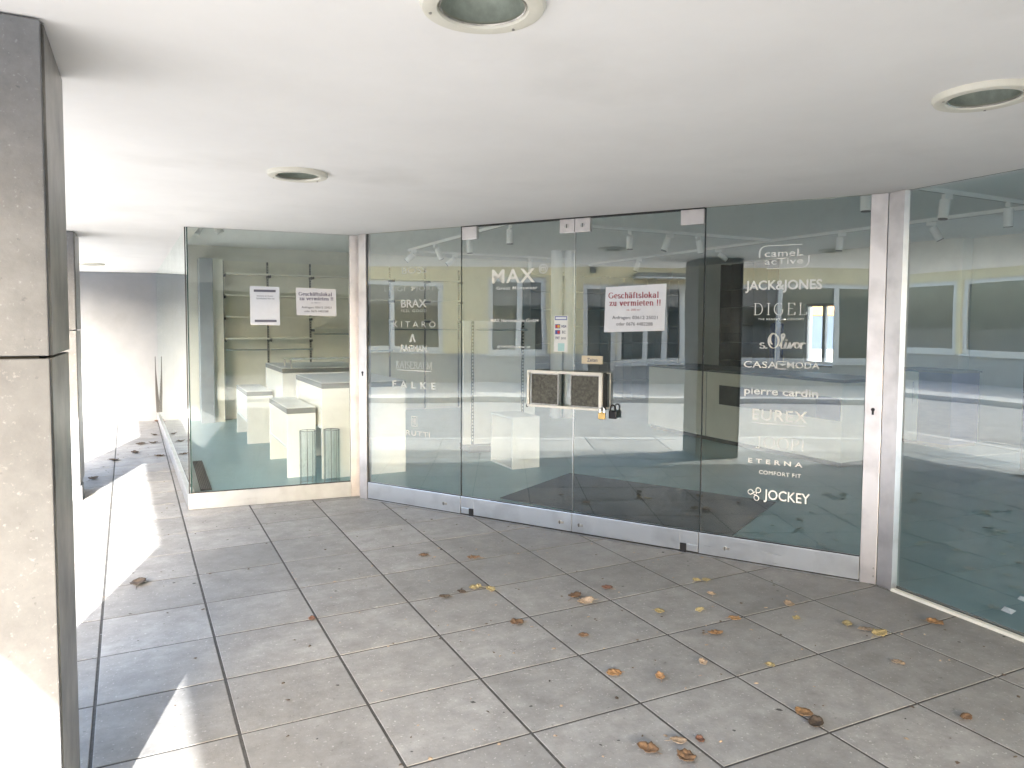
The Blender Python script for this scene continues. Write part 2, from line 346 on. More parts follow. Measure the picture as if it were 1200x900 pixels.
    return G
ROMAN = roman()
def ribbon(pts, width):
    """flat quads along a polyline; width(dx, dy) gives the stroke's width"""
    vs, fs = [], []
    for i in range(len(pts)-1):
        (x0, y0), (x1, y1) = pts[i], pts[i+1]; L = hypot(x1-x0, y1-y0)
        if L < 1e-9: continue
        dx, dy = (x1-x0)/L, (y1-y0)/L; h = width(dx, dy)/2; e = h*.35
        o = len(vs); nx, ny = -dy*h, dx*h; ex, ey = dx*e, dy*e
        vs += [(x0+nx-ex, y0+ny-ey, 0), (x0-nx-ex, y0-ny-ey, 0), (x1-nx+ex, y1-ny+ey, 0), (x1+nx+ex, y1+ny+ey, 0)]
        fs.append((o, o+1, o+2, o+3))
    return vs, fs
def roman_text(body, thick=.10, thin=.035, space=0):
    vs, fs, x = [], [], 0
    for ch in body:
        adv, st, sf = ROMAN[ch]
        for p in st:
            v, f = ribbon(p, lambda dx, dy: thin+(thick-thin)*abs(dy)**1.3)
            o = len(vs); vs += [(x+a, b, 0) for a, b, _ in v]; fs += [tuple(i+o for i in q) for q in f]
        for sx, sy, hw in sf:
            o = len(vs); y0, y1 = (sy, sy+thin) if sy < .1 else (sy-thin, sy)
            vs += [(x+sx-hw, y0, 0), (x+sx+hw, y0, 0), (x+sx+hw, y1, 0), (x+sx-hw, y1, 0)]; fs.append((o, o+1, o+2, o+3))
        x += adv+space
    return vs, fs
def decal(parent, geo, s0, s1, z0, z1, m, y, name='lettering', cap=None):
    """fit flat lettering into s0..s1 by z0..z1 on a plane facing the parent's -y; cap = drawn height that maps to z1-z0"""
    vs, fs = geo
    x0, x1 = min(v[0] for v in vs), max(v[0] for v in vs); y0 = 0 if cap else min(v[1] for v in vs)
    y1 = cap if cap else max(v[1] for v in vs)
    kx, ky = (s1-s0)/(x1-x0), (z1-z0)/(y1-y0)
    b = MB(); b.add([(s0+(v[0]-x0)*kx, y, z0+(v[1]-y0)*ky) for v in vs], fs)
    return b.obj(name, m, parent)
CAP = .69
def join(*gs):
    vs, fs = [], []
    for v, f in gs:
        o = len(vs); vs += list(v); fs += [tuple(i+o for i in q) for q in f]
    return vs, fs

# ------------------------------------------------------------------ plan of the shopfront
ZC = 2.408                                                       # arcade ceiling
A_ = Vector((1.7954, 6.4428)); B_ = Vector((3.9986, 2.9713)); UD = (B_-A_).normalized(); AD = atan2(UD.y, UD.x)
L_ = Vector((.322, 6.720)); LR = Vector((1.673, 6.611)); UL = (LR-L_).normalized(); AL = atan2(UL.y, UL.x)
F_ = Vector((.18, 13.30)); AS = atan2(L_.y-F_.y, L_.x-F_.x); LS = (L_-F_).length
R0 = Vector((4.030, 2.87)); AR = atan2(-1, -.06)
UR = Vector((cos(AR), sin(AR)))
def on(o, u, s): p = o+u*s; return (p.x, p.y)

# ------------------------------------------------------------------ ground: arcade floor of stone tiles
JL = {0: (-.640, -.026), 1: (-.1486, -.0191), 2: (.3407, -.013), 3: (.8223, -.0036), 4: (1.3221, .002), 5: (1.8307, .0076),
      6: (2.365, .009), 7: (2.885, .011), 8: (3.434, .012), 9: (3.965, .016), 10: (4.49, .018)}   # x = a + b*y
CL = {0: (1.968, -.0241), 1: (2.4449, -.0115), 2: (2.9254, -.0035), 3: (3.4182, .0095), 4: (3.9167, .0087), 5: (4.4191, .0150),
      6: (4.9484, .0150), 7: (5.4701, .018)}                                                       # y = a + b*x
for k in range(8, 24): CL[k] = (5.4701+.521*(k-7), .018)
for k in range(-1, -9, -1): CL[k] = (1.968+.483*k, -.024)
def cross_pt(j, c):
    a, b = JL[j]; d, e = CL[c]; y = (d+e*a)/(1-e*b); return a+b*y, y
def inside_shop(x, y, m):
    """deeper than m inside the shop"""
    if y > 6.7: return x > .25+m and not (y < 6.72+m)
    p = Vector((x, y))
    if x > 4.03+m-.06*(2.84-y) and y < 2.84: return True
    q = p-A_; return q.dot(Vector((-UD.y, UD.x))) > m and x > 1.5+m
base = MB().box(-.66, -11, -.2, 4.4, 13.6, -.0024).obj('arcade_floor', 'joint'); struct(base)
B(-.655, -11, -.02, 4.2, -2.6, -.001).obj('paving_sheet', 'tile', base)
ntile = 0
for j in range(0, 10):
    for c in range(-8, 23):
        P = [cross_pt(j, c), cross_pt(j+1, c), cross_pt(j+1, c+1), cross_pt(j, c+1)]
        if all(inside_shop(x, y, .08) for x, y in P): continue
        if P[0][1] > 13.4 or P[0][1] < -2.6: continue
        if j == 9 and P[0][1] > 3.2: continue
        gx, gy, bz = .0062, .0055, random.uniform(-.0005, .0005)
        q = [(P[0][0]+gx, P[0][1]+gy), (P[1][0]-gx, P[1][1]+gy), (P[2][0]-gx, P[2][1]-gy), (P[3][0]+gx, P[3][1]-gy)]
        t = [random.uniform(-.0004, .0004)+bz for _ in range(4)]
        b = MB(); cxm = sum(x for x, _ in q)/4; cym = sum(y for _, y in q)/4
        b.add([(x, y, -.009) for x, y in q]+[(x, y, t[i]-.001) for i, (x, y) in enumerate(q)] +
              [(x+(.0025 if x < cxm else -.0025), y+(.0025 if y < cym else -.0025), t[i]) for i, (x, y) in enumerate(q)],
              [(0, 1, 5, 4), (1, 2, 6, 5), (2, 3, 7, 6), (3, 0, 4, 7), (4, 5, 9, 8), (5, 6, 10, 9), (6, 7, 11, 10), (7, 4, 8, 11), (8, 9, 10, 11)])
        o = b.obj('tile', 'tile', base); ntile += 1
# pavement along the street, kerb, road, pavement opposite
pv = B(-1.66, -14, -.3, -.66, 30, -.012).obj('pavement', 'joint'); struct(pv)
slab = {}
for i in range(-6, 15):
    y0 = i*1.0
    B(-1.655, y0+.004, -.02, -.665, y0+.996, -.003).obj('paving_slab', 'pave', pv, bevel=.003)
kb = B(-1.84, -14, -.3, -1.66, 30, -.02).obj('kerb', 'joint'); struct(kb)
for i in range(-6, 15): B(-1.838, i*1.0+.005, -.16, -1.664, i*1.0+.995, .0).obj('kerb_stone', 'kerb', kb, bevel=.008)
struct(B(-7.4, -60, -.4, -1.84, 70, -.11).obj('road', 'asphalt'))
kb2 = B(-7.48, -60, -.3, -7.40, 70, .004).obj('kerb', 'kerb'); struct(kb2)
struct(B(-11.6, -60, -.3, -7.48, 70, 0).obj('pavement', 'pave'))
g = MB(); g.add([(-900, -900, -.45), (900, -900, -.45), (900, 900, -.45), (-900, 900, -.45)], [(0, 1, 2, 3)])
struct(g.obj('ground', 'grass'))
struct(B(11.2, -30, -.4, 60, 60, -.02).obj('yard', 'pave'))

# ------------------------------------------------------------------ arcade ceiling with holes for the downlights
LIGHTS = [(.775, 1.70), (.755, 4.05), (2.615, 1.55), (-.62, 11.55), (.775, -.65), (2.615, -.8)]
RH = .113
outer = [(-1.4163, -6.5), (4.1, -6.5), (4.1, 2.9), on(A_, UD, 4.12), on(A_, UD, -.02), (1.70, 6.66), (.33, 6.76), (.20, 13.6), (-1.94, 13.9)]
bm = bmesh.new(); es = []
def loop(pts):
    vs = [bm.verts.new((x, y, ZC)) for x, y in pts]
    for i in range(len(vs)): es.append(bm.edges.new((vs[i], vs[(i+1) % len(vs)])))
    return vs
vo = loop(outer)
for lx, ly in LIGHTS: loop([(lx+RH*cos(2*pi*i/32), ly+RH*sin(2*pi*i/32)) for i in range(32)])
bmesh.ops.triangle_fill(bm, use_beauty=True, edges=es)
for f in bm.faces:
    if f.normal.z > 0: f.normal_flip()
top = [bm.verts.new((v.co.x, v.co.y, 2.9)) for v in vo]
for i in range(len(vo)):
    k = (i+1) % len(vo); bm.faces.new((vo[i], vo[k], top[k], top[i]))
bm.faces.new(top)
me = bpy.data.meshes.new('ceiling'); bm.to_mesh(me); bm.free(); me.materials.append(M['ceil'])
ce = bpy.data.objects.new('ceiling', me); C.objects.link(ce); struct(ce)
def downlight(x, y, label):
    t = thing('ceiling_downlight', label, 'downlight', (x, y, ZC), group='round downlights in the arcade ceiling')
    pr = [(.111, .03), (.111, -.012), (.116, -.020), (.140, -.024), (.152, -.020), (.158, -.010), (.158, .0005)]
    MB().lathe(pr, 48).obj('trim_ring', 'ring', t, smooth=True)
    for k in range(3):
        a = 2*pi*k/3+.5; MB().tube((.134*cos(a), .134*sin(a), -.026), (.134*cos(a), .134*sin(a), -.022), .004, 8).obj('screw', 'steel', t)
    MB().lathe([(.110, -.004), (.107, .03), (.095, .06), (.06, .08), (.0005, .085)], 40).obj('reflector', 'reflector', t, smooth=True)
    MB().lathe([(.109, -.010), (.0005, -.010)], 40).obj('lens', 'lens', t)
    MB().lathe([(.111, -.013), (.108, -.016), (.105, -.013)], 40).obj('retaining_ring', 'steel', t)
    return t
for (x, y), lb in zip(LIGHTS, ['large round downlight nearest the viewer at the top of the photo', 'small looking round downlight over the paving before the left window',
                               'round downlight at the right, above the right window', 'far round downlight near the far wall, half behind the second pillar',
                               'downlight behind the viewer on the left', 'downlight behind the viewer on the right']):
    downlight(x, y, lb)

# ------------------------------------------------------------------ building shell
def wallobj(pts, z0, z1, name, m): return struct(MB().prism(pts, z0, z1).obj(name, m))
fw = Vector((.149, 13.168))-Vector((-.952, 13.444)); fw.normalize(); f0 = Vector((-.952, 13.444))
p0, p1 = f0-fw*1.1, f0+fw*1.18; nn = Vector((-fw.y, fw.x))*.3
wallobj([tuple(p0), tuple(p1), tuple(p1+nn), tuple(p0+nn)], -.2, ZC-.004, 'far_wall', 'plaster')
# dark joint at the far wall's head
up = MB().prism([(-1.4363, -6.5), (10.6, -6.5), (10.6, 13.9), (-1.96, 13.9)], 2.901, 7.2).obj('upper_storey', 'render_white'); struct(up)
FX = lambda y: -1.37-.0258*(y+9)
MB().prism([(-1.4403, -6.5), (-1.4158, -6.5), (-1.9405, 13.9), (-1.965, 13.9)], ZC-.004, 2.9).obj('fascia', 'ceil', up)
wi = 0
for y0 in range(-6, 12, 3):
    fr = B(FX(y0)-.08, y0, 4.0, FX(y0)+.02, y0+1.5, 5.8).obj('window', 'win_frame', up)
    B(FX(y0)-.09, y0+.08, 4.08, FX(y0)-.081, y0+1.42, 5.72).obj('pane', 'pane_dark', fr)
struct(B(3.55, -6.5, -.2, 10.6, -6.2, 2.9).obj('south_wall', 'render_white'))

# shop inside
fl = [on(L_, UL, .03), on(L_, UL, 1.45), on(A_, UD, .02), on(A_, UD, 4.12), (R0.x+.02, R0.y), (3.47, -6.3), (10.5, -6.3), (10.5, 13.0), (.22, 13.0)]
fl = [(x+.01, y+.012) for x, y in fl]
struct(MB().prism(fl, -.15, .006).obj('shop_floor', 'inner_floor'))
ZI = 2.86
ic = [(x+.05, y+.02) for x, y in fl]
struct(MB().prism(ic, ZI, 2.897).obj('shop_ceiling', 'inner_ceil'))
struct(B(.2, 12.86, 0, 10.5, 13.1, 2.9).obj('back_wall', 'inner_wall'))
hd = MB()
def seg(p, q, t=.12, z0=ZC+.012, z1=ZI):
    p, q = Vector(p), Vector(q); n_ = Vector((-(q-p).y, (q-p).x)).normalized()*t
    hd.prism([tuple(p), tuple(q), tuple(q+n_), tuple(p+n_)], z0, z1)
seg(on(F_, (L_-F_).normalized(), 0), on(L_, UL, .0)); seg(on(L_, UL, .0), on(L_, UL, 1.44)); seg(on(A_, UD, -.05), on(A_, UD, 4.13)); seg(tuple(R0), (3.47, -6.3))
struct(hd.obj('header_wall', 'inner_wall'))
# right hand wall of the shop with a window to the yard behind
rw = MB()
rw.box(10.5, 9.20, 0, 10.7, 13.1, 2.9).box(10.5, 3.5, 0, 10.7, 8.40, 2.9).box(10.5, -6.5, 2.5, 10.7, 3.5, 2.9).box(10.5, 8.40, 0, 10.7, 9.20, .94).box(10.5, 8.40, 2.0, 10.7, 9.20, 2.9)
struct(rw.obj('right_wall', 'inner_wall'))
yw = thing('yard_window', 'bright narrow window far back in the shop, right of the dark shelving', 'window', (10.55, 8.8, .94))
fr = MB(); fr.box(-.03, -.4, 0, .03, .4, .05).box(-.03, -.4, 1.01, .03, .4, 1.06).box(-.03, -.4, .05, .03, -.35, 1.01).box(-.03, .35, .05, .03, .4, 1.01).box(-.03, -.03, .05, .03, .03, 1.01)
fr.obj('frame', 'win_frame', yw); B(-.005, -.35, .05, .005, .35, 1.01).obj('pane', 'glass', yw)
B(-.25, -.42, -.03, .0, .42, -.002).obj('sill', 'grey_edge', yw)

# ------------------------------------------------------------------ pillars
def pillar(name, label, x0, x1, y0, y1, zj, plinth=False):
    t = thing(name, label, 'pillar', ((x0+x1)/2, (y0+y1)/2, 0))
    hx, hy = (x1-x0)/2, (y1-y0)/2; g_ = .004
    B(-hx+.03, -hy+.03, -.1, hx-.03, hy-.03, ZC-.001).obj('core', 'dark', t)
    zb = .135 if plinth else .006
    for z0, z1, dx in ((zb, zj-.004, 0), (zj+.004, ZC-.006, .003)):
        B(-hx-dx, -hy-dx, z0, hx-.003, -hy+.022, z1).obj('stone_panel', 'pillar', t, bevel=.003)
        B(-hx-dx, hy-.026, z0, hx-.022, hy+dx, z1).obj('stone_panel', 'pillar', t, bevel=.002)
        B(hx-.018, -hy+.030, z0, hx+dx, hy+dx, z1).obj('polished_panel', 'pillar_edge', t, bevel=.002)
        B(-hx-dx, -hy+.03, z0, -hx+.02, hy-.03, z1).obj('stone_panel', 'pillar', t, bevel=.002)
    if plinth:
        B(-hx-.008, -hy-.012, -.02, hx-.022, hy+.012, .13).obj('plinth', 'pillar', t, bevel=.004)
        B(hx-.018, -hy-.012, -.02, hx+.012, -hy+.2, .13).obj('plinth', 'pillar', t, bevel=.004)
    return t
pillar('stone_pillar', 'large stone clad pillar close up at the left edge of the photo', -.80, -.228, 2.33, 2.86, 1.505)
pillar('stone_pillar', 'second stone pillar farther back, behind the large one', -1.10, -.536, 7.52, 8.02, 1.53, True)
pillar('stone_pillar', 'stone pillar behind the viewer on the street side', -.80, -.228, -3.0, -2.47, 1.505)

# ------------------------------------------------------------------ shopfront: posts, panes, doors
def glass_part(parent, x0, x1, z0, z1, y=.012, th=.010, name='glass_pane', gm='glass'):
    b = MB(); vs = [(x, yy, z) for z in (z0, z1) for yy in (y, y+th) for x in (x0, x1)]
    b.add(vs, [(0, 1, 5, 4), (3, 2, 6, 7)], 0); b.add(vs, [(0, 2, 3, 1), (4, 5, 7, 6), (1, 3, 7, 5), (2, 0, 4, 6)], 1)
    return b.obj(name, [gm, 'edge'], parent)
TOP = ZC-.012
# left front window
lw = thing('shop_window', 'left front window with two notices, standing between the glass corner and the door posts', 'window', (L_.x, L_.y, 0), AL)
glass_part(lw, .002, 1.366, .135, ZC-.001, gm='glass_left')
B(-.004, 0, .0, 1.366, .05, .140).obj('bottom_rail', 'alu_rail', lw, bevel=.003)
B(1.367, -.004, .0, 1.450, .06, ZC-.001).obj('post', 'alu', lw, bevel=.003)
B(.006, .002, .1405, 1.364, .011, .148).obj('seal_strip', 'seal', lw)
B(-.006, .004, .141, .004, .016, ZC-.001).obj('corner_seal', 'seal', lw)
# side window along the passage
sw = thing('shop_window', 'long side window running back along the passage to the far wall', 'window', (F_.x, F_.y, 0), AS)
pl = [0, 2.2, 4.4, LS-.003]
for i in range(3):
    glass_part(sw, pl[i]+.002, pl[i+1]-.002, .12, ZC-.001, y=.01)
for i in range(3):
    B(pl[i]+.001, -.012, .0, pl[i+1]-.001, .05, .125).obj('bottom_rail', 'alu_rail', sw, bevel=.003)
B(.0, -.02, .0, .03, .06, ZC-.001).obj('end_post', 'seal', sw)
# loose seal strip hanging by the far corner
ls = MB(); ls.add([(.0, 0, 0), (.055, .01, 0), (.035, .012, .25), (.004, .002, .7), (.0, .004, .9), (-.008, .0, .9), (-.01, .0, .3)], [(0, 1, 2, 3, 4, 5, 6)])
o = ls.obj('loose_seal', 'seal'); o.location = (.155, 12.96, .16); o.rotation_euler = (0, 0, -.3)
sm_ = o.modifiers.new('thick', 'SOLIDIFY'); sm_.thickness = .006
tag(o, 'black rubber strip hanging loose in the corner by the far wall', 'rubber strip')
# the two door posts
def post(name, label, o, a, x0, x1, y0=-.004, y1=.06):
    t = thing(name, label, 'door post', (o[0], o[1], 0), a)
    B(x0, y0, .0, x1, y1, ZC-.001).obj('post_profile', 'alu', t, bevel=.003); return t
dl = post('door_post', 'pale metal door post on the left, beside the left window', A_, AD, -.094, -.006)
dr = post('door_post', 'pale metal door post on the right, beside the right window', A_, AD, 4.072, 4.166)
for t, x, z in ((dl, -.05, 1.16), (dr, 4.118, 1.09)):
    k = MB(); k.tube((x, -.010, z), (x, -.003, z), .011, 14); k.box(x-.006, -.009, z-.032, x+.006, -.003, z); k.obj('keyhole', 'black', t)
B(-.004, .01, 0, .002, .03, ZC-.001).obj('gap', 'dark', dl)
for z in (.05, .10):
    MB().tube((4.15, -.008, z), (4.15, -.003, z), .006, 8).obj('screw', 'steel', dr)
# four glass leaves
S0 = [0.002, 1.031, 2.071, 3.053]; S1 = [1.027, 2.067, 3.049, 4.068]
LL = ['first glass door panel from the left, lettered BOSS, BRAX and KITARO', 'second glass door panel, lettered MAX, with card stickers',
      'third glass door panel, with the white to-let notice', 'fourth glass door panel, lettered JACK&JONES and JOCKEY']
leaf = []
for i in range(4):
    t = thing('glass_door', LL[i], 'glass door', (A_.x, A_.y, 0), AD, 'frameless glass doors with metal bottom rails')
    z0r = .016 if i in (1, 2) else .012
    cut = {1: 'l', 2: 'r'}.get(i)
    b = MB()
    xa, xb = S0[i], S1[i]
    if cut == 'l': b.box(xa+.13, -.002, z0r, xb, .046, .158).box(xa, -.002, .066, xa+.13, .046, .158)
    elif cut == 'r': b.box(xa, -.002, z0r, xb-.13, .046, .158).box(xb-.13, -.002, .066, xb, .046, .158)
    else: b.box(xa, -.002, z0r, xb, .046, .158)
    b.obj('bottom_rail', 'alu_rail', t, bevel=.002)
    if cut:      # pivot block and black floor pivot in the notch
        c0 = xa if cut == 'l' else xb-.127
        B(c0+(.0 if cut == 'r' else .062)+(.064 if cut == 'r' else 0), .002, z0r, c0+(.062 if cut == 'l' else 0)+.065, .044, .063).obj('pivot_block', 'alu_rail', t) if False else None
        pb = (xa+.002, xa+.085) if cut == 'l' else (xb-.085, xb-.002)
        B(pb[0], .002, z0r, pb[1], .044, .064).obj('pivot_block', 'alu_rail', t, bevel=.002)
        pk = (xa+.086, xa+.129) if cut == 'l' else (xb-.129, xb-.086)
        B(pk[0], -.006, .004, pk[1], .04, .065).obj('pivot', 'black', t)
    p = glass_part(t, xa, xb, .1585, TOP if i in (1, 2) else ZC-.002)
    leaf.append((t, p))
    B(xa+.002, .003, .1582, xb-.002, .0115, .163).obj('seal_strip', 'seal', t)
    for x in {0: [xb-.17], 1: [xb-.10], 2: [xa+.06], 3: [xa+.18]}[i]:   # floor lock in the rail
        k = MB(); k.tube((x, -.007, .075), (x, -.0015, .075), .014, 14); k.obj('lock_cylinder', 'steel', t)
        B(x-.003, -.009, .062, x+.003, -.0065, .088).obj('key_slot', 'black', t)
        B(x+.014, -.004, .066, x+.034, -.0015, .084).obj('lock_cover', 'steel', t)
    if i in (1, 2):      # patch fittings at the top
        for xx0, xx1, lk in ((xa+.012 if i == 1 else xa+.001, xa+.155 if i == 1 else xa+.125, i == 2), (xb-.125 if i == 1 else xb-.165, xb-.001 if i == 1 else xb-.002, i == 1)):
            b = B(xx0, -.004, TOP-.10, xx1, .038, TOP+.002).obj('patch_fitting', 'alu', t, bevel=.002)
            if lk:
                xm = (xx0+xx1)/2
                MB().tube((xm, -.008, TOP-.05), (xm, -.003, TOP-.05), .017, 16).obj('lock_cylinder', 'chrome', b)
                B(xm-.003, -.0095, TOP-.064, xm+.003, -.0075, TOP-.036).obj('key_slot', 'black', b)
    if i in (0, 3):      # vertical edges of the fixed panes
        xe = xb-.002 if i == 0 else xa
        B(xe, .008, .16, xe+.003, .026, ZC-.002).obj('edge_seal', 'seal', t)
B(2.0675, .006, .16, 2.0705, .026, TOP).obj('edge_seal', 'chrome', leaf[1][0])
o = B(0.002, .004, .0005, 4.07, .05, .010).obj('threshold', 'dark'); o.location = (A_.x, A_.y, 0); o.rotation_euler = (0, 0, AD); struct(o)
o = B(0.002, -.012, .0004, 4.07, .003, .004).obj('threshold_strip', 'alu_rail'); o.location = (A_.x, A_.y, 0); o.rotation_euler = (0, 0, AD); struct(o)
o = B(1.03, .0, TOP+.003, 3.05, .05, ZC-.0005).obj('head_gap', 'dark'); o.location = (A_.x, A_.y, 0); o.rotation_euler = (0, 0, AD); struct(o)
# right window
rwn = thing('shop_window', 'tall right window reaching nearly to the floor beside the right door post', 'window', (R0.x, R0.y, 0), AR)
B(-.052, -.006, .0, .040, .06, ZC-.001).obj('post', 'alu', rwn, bevel=.003)
B(.0405, -.014, .0, .060, .03, ZC-.001).obj('pane_bead', 'alu', rwn)
for k in range(5): glass_part(rwn, .044+k*1.82, .040+(k+1)*1.82, .012, ZC-.001, y=.018)
for k in range(10): B(.06+k*.91, -.022, .0, .056+(k+1)*.91, .012, .018).obj('sill_strip', 'ring', rwn, bevel=.002)
B(.044, .030, .002, 9.1, .05, .02).obj('inner_bead', 'dark', rwn)

# ------------------------------------------------------------------ lettering on the doors
YD = .0112                # just in front of the glass
def lab(i, body, s0, s1, z0, z1, bold=0, space=1, m='vinyl', cap=CAP, name='lettering', shear=0):
    return decal(leaf[i][1], text_mesh(body, bold, space, shear), s0, s1, z0, z1, m, YD, name, cap)
lab(0, 'BOSS', .397, .667, 2.038, 2.092, -.008, m='vinyl_shaded')
lab(0, 'LUIGI  MORINI', .20, .84, 1.888, 1.93, -.012, 1.1, m='vinyl_shaded')
decal(leaf[0][1], ([(0, 0, 0), (0, .3, 0), (1, .65, 0), (0, 1, 0), (0, .7, 0), (.45, .5, 0)], [(0, 1, 5), (0, 5, 2), (5, 4, 3), (5, 3, 2)]), .50, .545, 1.888, 1.932, 'vinyl_shaded', YD-.0004, 'emblem')
lab(0, 'BRAX', .387, .667, 1.747, 1.813, .018, m='vinyl_shaded')
lab(0, 'FEEL GOOD', .387, .667, 1.705, 1.728, .0, 1.2, m='vinyl_shaded')
lab(0, 'KITARO', .299, .762, 1.574, 1.625, .0, 1.6, m='vinyl_shaded')
decal(leaf[0][1], ([(0, 0, 0), (.36, 0, 0), (.62, .7, 0), (.88, 0, 0), (1.2, 0, 0), (.75, 1, 0), (.5, 1, 0)], [(0, 1, 2, 6), (2, 3, 4, 5), (6, 2, 5)]), .478, .548, 1.444, 1.515, 'vinyl_shaded', YD, 'emblem')
lab(0, 'RAGMAN', .385, .666, 1.363, 1.420, .012, m='vinyl_shaded')
decal(leaf[0][1], roman_text('KAISERALM', .06, .025), .327, .721, 1.215, 1.274, 'vinyl_shaded', YD, cap=.68)
decal(leaf[0][1], ([(0, 0, 0), (1, 0, 0), (1, 1, 0), (0, 1, 0)], [(0, 1, 2, 3)]), .335, .715, 1.194, 1.200, 'vinyl_shaded', YD, 'underline')
lab(0, 'FALKE', .287, .761, 1.044, 1.100, .016, 1.9, m='vinyl_shaded')
sq = []
for x, y, u, v in ((0, 0, 1, .07), (0, .93, 1, 1), (0, .07, .07, .93), (.93, .07, 1, .93), (.25, .2, .34, .8), (.5, .2, .59, .8), (.34, .45, .5, .53), (.68, .2, .76, .8)):
    sq.append(([(x, y, 0), (u, y, 0), (u, v, 0), (x, v, 0)], [(0, 1, 2, 3)]))
decal(leaf[0][1], join(*sq), .497, .563, .708, .798, 'vinyl_shaded', YD, 'emblem')
lab(0, 'RUTTI', .44, .700, .628, .669, .006, 1.2, m='vinyl_shaded')
lab(1, 'MAX', 1.327, 1.723, 1.935, 2.040, .016, 1.12, 'vinyl_cream')
lab(1, 'Great Menswear', 1.371, 1.746, 1.880, 1.905, .004, 1.1)
lab(1, 'MAX Herrenmode GmbH', 1.315, 1.756, 1.622, 1.648, .012)
lab(1, 'greatmenswear.at', 1.381, 1.689, 1.417, 1.440, .0)
ring_ = ribbon(arc(.5, .5, .46, .46, 0, 360, 30), lambda a, b: .07)
decal(leaf[1][1], ring_, 1.757, 1.835, 1.998, 2.072, 'vinyl', YD, 'round_mark')
lab(1, 'ETS', 1.772, 1.822, 2.022, 2.046, .03)
# fourth panel
lab(3, 'cameL', 3.449, 3.688, 2.054, 2.098, .008, 1.05, cap=.70)
lab(3, 'acTive', 3.449, 3.688, 2.003, 2.044, .008, 1.05, cap=.70)
fr_ = join(ribbon(arc(.14, .72, .14, .28, 180, 90, 8)+[(.86, 1)], lambda a, b: .03), ribbon([(.0, .72), (.0, .5)], lambda a, b: .03),
           ribbon(arc(.86, .28, .14, .28, 0, -90, 8)+[(.16, 0)], lambda a, b: .03), ribbon([(1, .28), (1, .5)], lambda a, b: .03))
decal(leaf[3][1], fr_, 3.412, 3.727, 1.975, 2.128, 'vinyl', YD, 'logo_frame')
lab(3, 'JACK&JONES', 3.329, 3.805, 1.840, 1.899, .02)
decal(leaf[3][1], roman_text('DIGEL', .075, .025, .16), 3.388, 3.720, 1.674, 1.751, 'vinyl', YD, cap=.68)
lab(3, 'THE MENSWEAR CONCEPT', 3.417, 3.703, 1.640, 1.652, .01, 1.3)
# script wordmark s.Oliver drawn as ribbons
pen = lambda dx, dy: .035+.045*max(0, -dx*.3+abs(dy)*.9)
scr = [arc(.12, .30, .07, .075, 40, 240, 10)+arc(.12, .14, .085, .085, 70, -160, 10), arc(.27, .07, .018, .018, 0, 360, 8),
       arc(.55, .50, .19, .42, 60, 400, 30)+[(.62, .86)], arc(.52, .62, .10, .32, 70, 260, 14),
       [(.78, .2), (.92, .7)]+arc(.90, .82, .05, .1, -20, 190, 8)+[(.86, .6), (.84, .2)]+arc(.90, .14, .06, .08, 180, 320, 6)+[(1.02, .42)],
       [(1.02, .42), (1.00, .16)]+arc(1.05, .14, .05, .07, 180, 320, 6)+[(1.16, .42)], arc(1.03, .56, .018, .018, 0, 360, 8),
       [(1.16, .42), (1.18, .08), (1.32, .42)], arc(1.42, .26, .08, .16, 20, 320, 16)+[(1.58, .4)], [(1.58, .42), (1.57, .08)], [(1.57, .25), (1.66, .42), (1.74, .36)]]
decal(leaf[3][1], join(*[ribbon(p, pen) for p in scr]), 3.427, 3.720, 1.450, 1.556, 'vinyl', YD, 'script_lettering')
lab(3, 'CASA', 3.330, 3.543, 1.324, 1.366, .012, 1.05)
lab(3, 'MODA', 3.607, 3.803, 1.328, 1.368, .012, 1.05)
emc = join(ribbon([(1, 1), (.2, 1)]+arc(.2, .8, .2, .2, 90, 180, 5)+[(0, .2)]+arc(.2, .2, .2, .2, 180, 270, 5)+[(1, 0)], lambda a, b: .12), ([(.3, .68, 0), (.64, .36, 0), (1, .68, 0)], [(0, 1, 2)]))
decal(leaf[3][1], emc, 3.538, 3.600, 1.318, 1.372, 'vinyl', YD, 'emblem')
lab(3, 'pierre cardin', 3.337, 3.800, 1.146, 1.196, .018, cap=.72)
lab(3, 'EUREX', 3.394, 3.738, .975, 1.048, .008, 1.1)
decal(leaf[3][1], ([(0, 0, 0), (1, 0, 0), (1, 1, 0), (0, 1, 0)], [(0, 1, 2, 3)]), 3.394, 3.731, .952, .958, 'vinyl', YD, 'underline')
decal(leaf[3][1], roman_text('JOOP!', .085, .03, .04), 3.420, 3.720, .790, .865, 'vinyl', YD, cap=.68)
lab(3, 'ETERNA', 3.373, 3.717, .685, .714, .02, 1.7)
lab(3, 'COMFORT FIT', 3.446, 3.709, .614, .639, .0, 1.15)
swl = []
for a in (90, 210, 330):
    c, s_ = cos(radians(a)), sin(radians(a))
    cv = [(.10*cos(t)*0+.06+.16*cos(t), .30+.17*sin(t)) for t in [radians(x) for x in range(-100, 200, 20)]]+[(0, .12), (.1, .02)]
    swl.append(ribbon([(x*c-(y)*s_, x*s_+y*c) for x, y in cv], lambda u, v: .055))
decal(leaf[3][1], join(*swl), 3.375, 3.462, .429, .522, 'vinyl', YD, 'swirl_emblem')
lab(3, 'JOCKEY', 3.480, 3.768, .449, .513, .012)

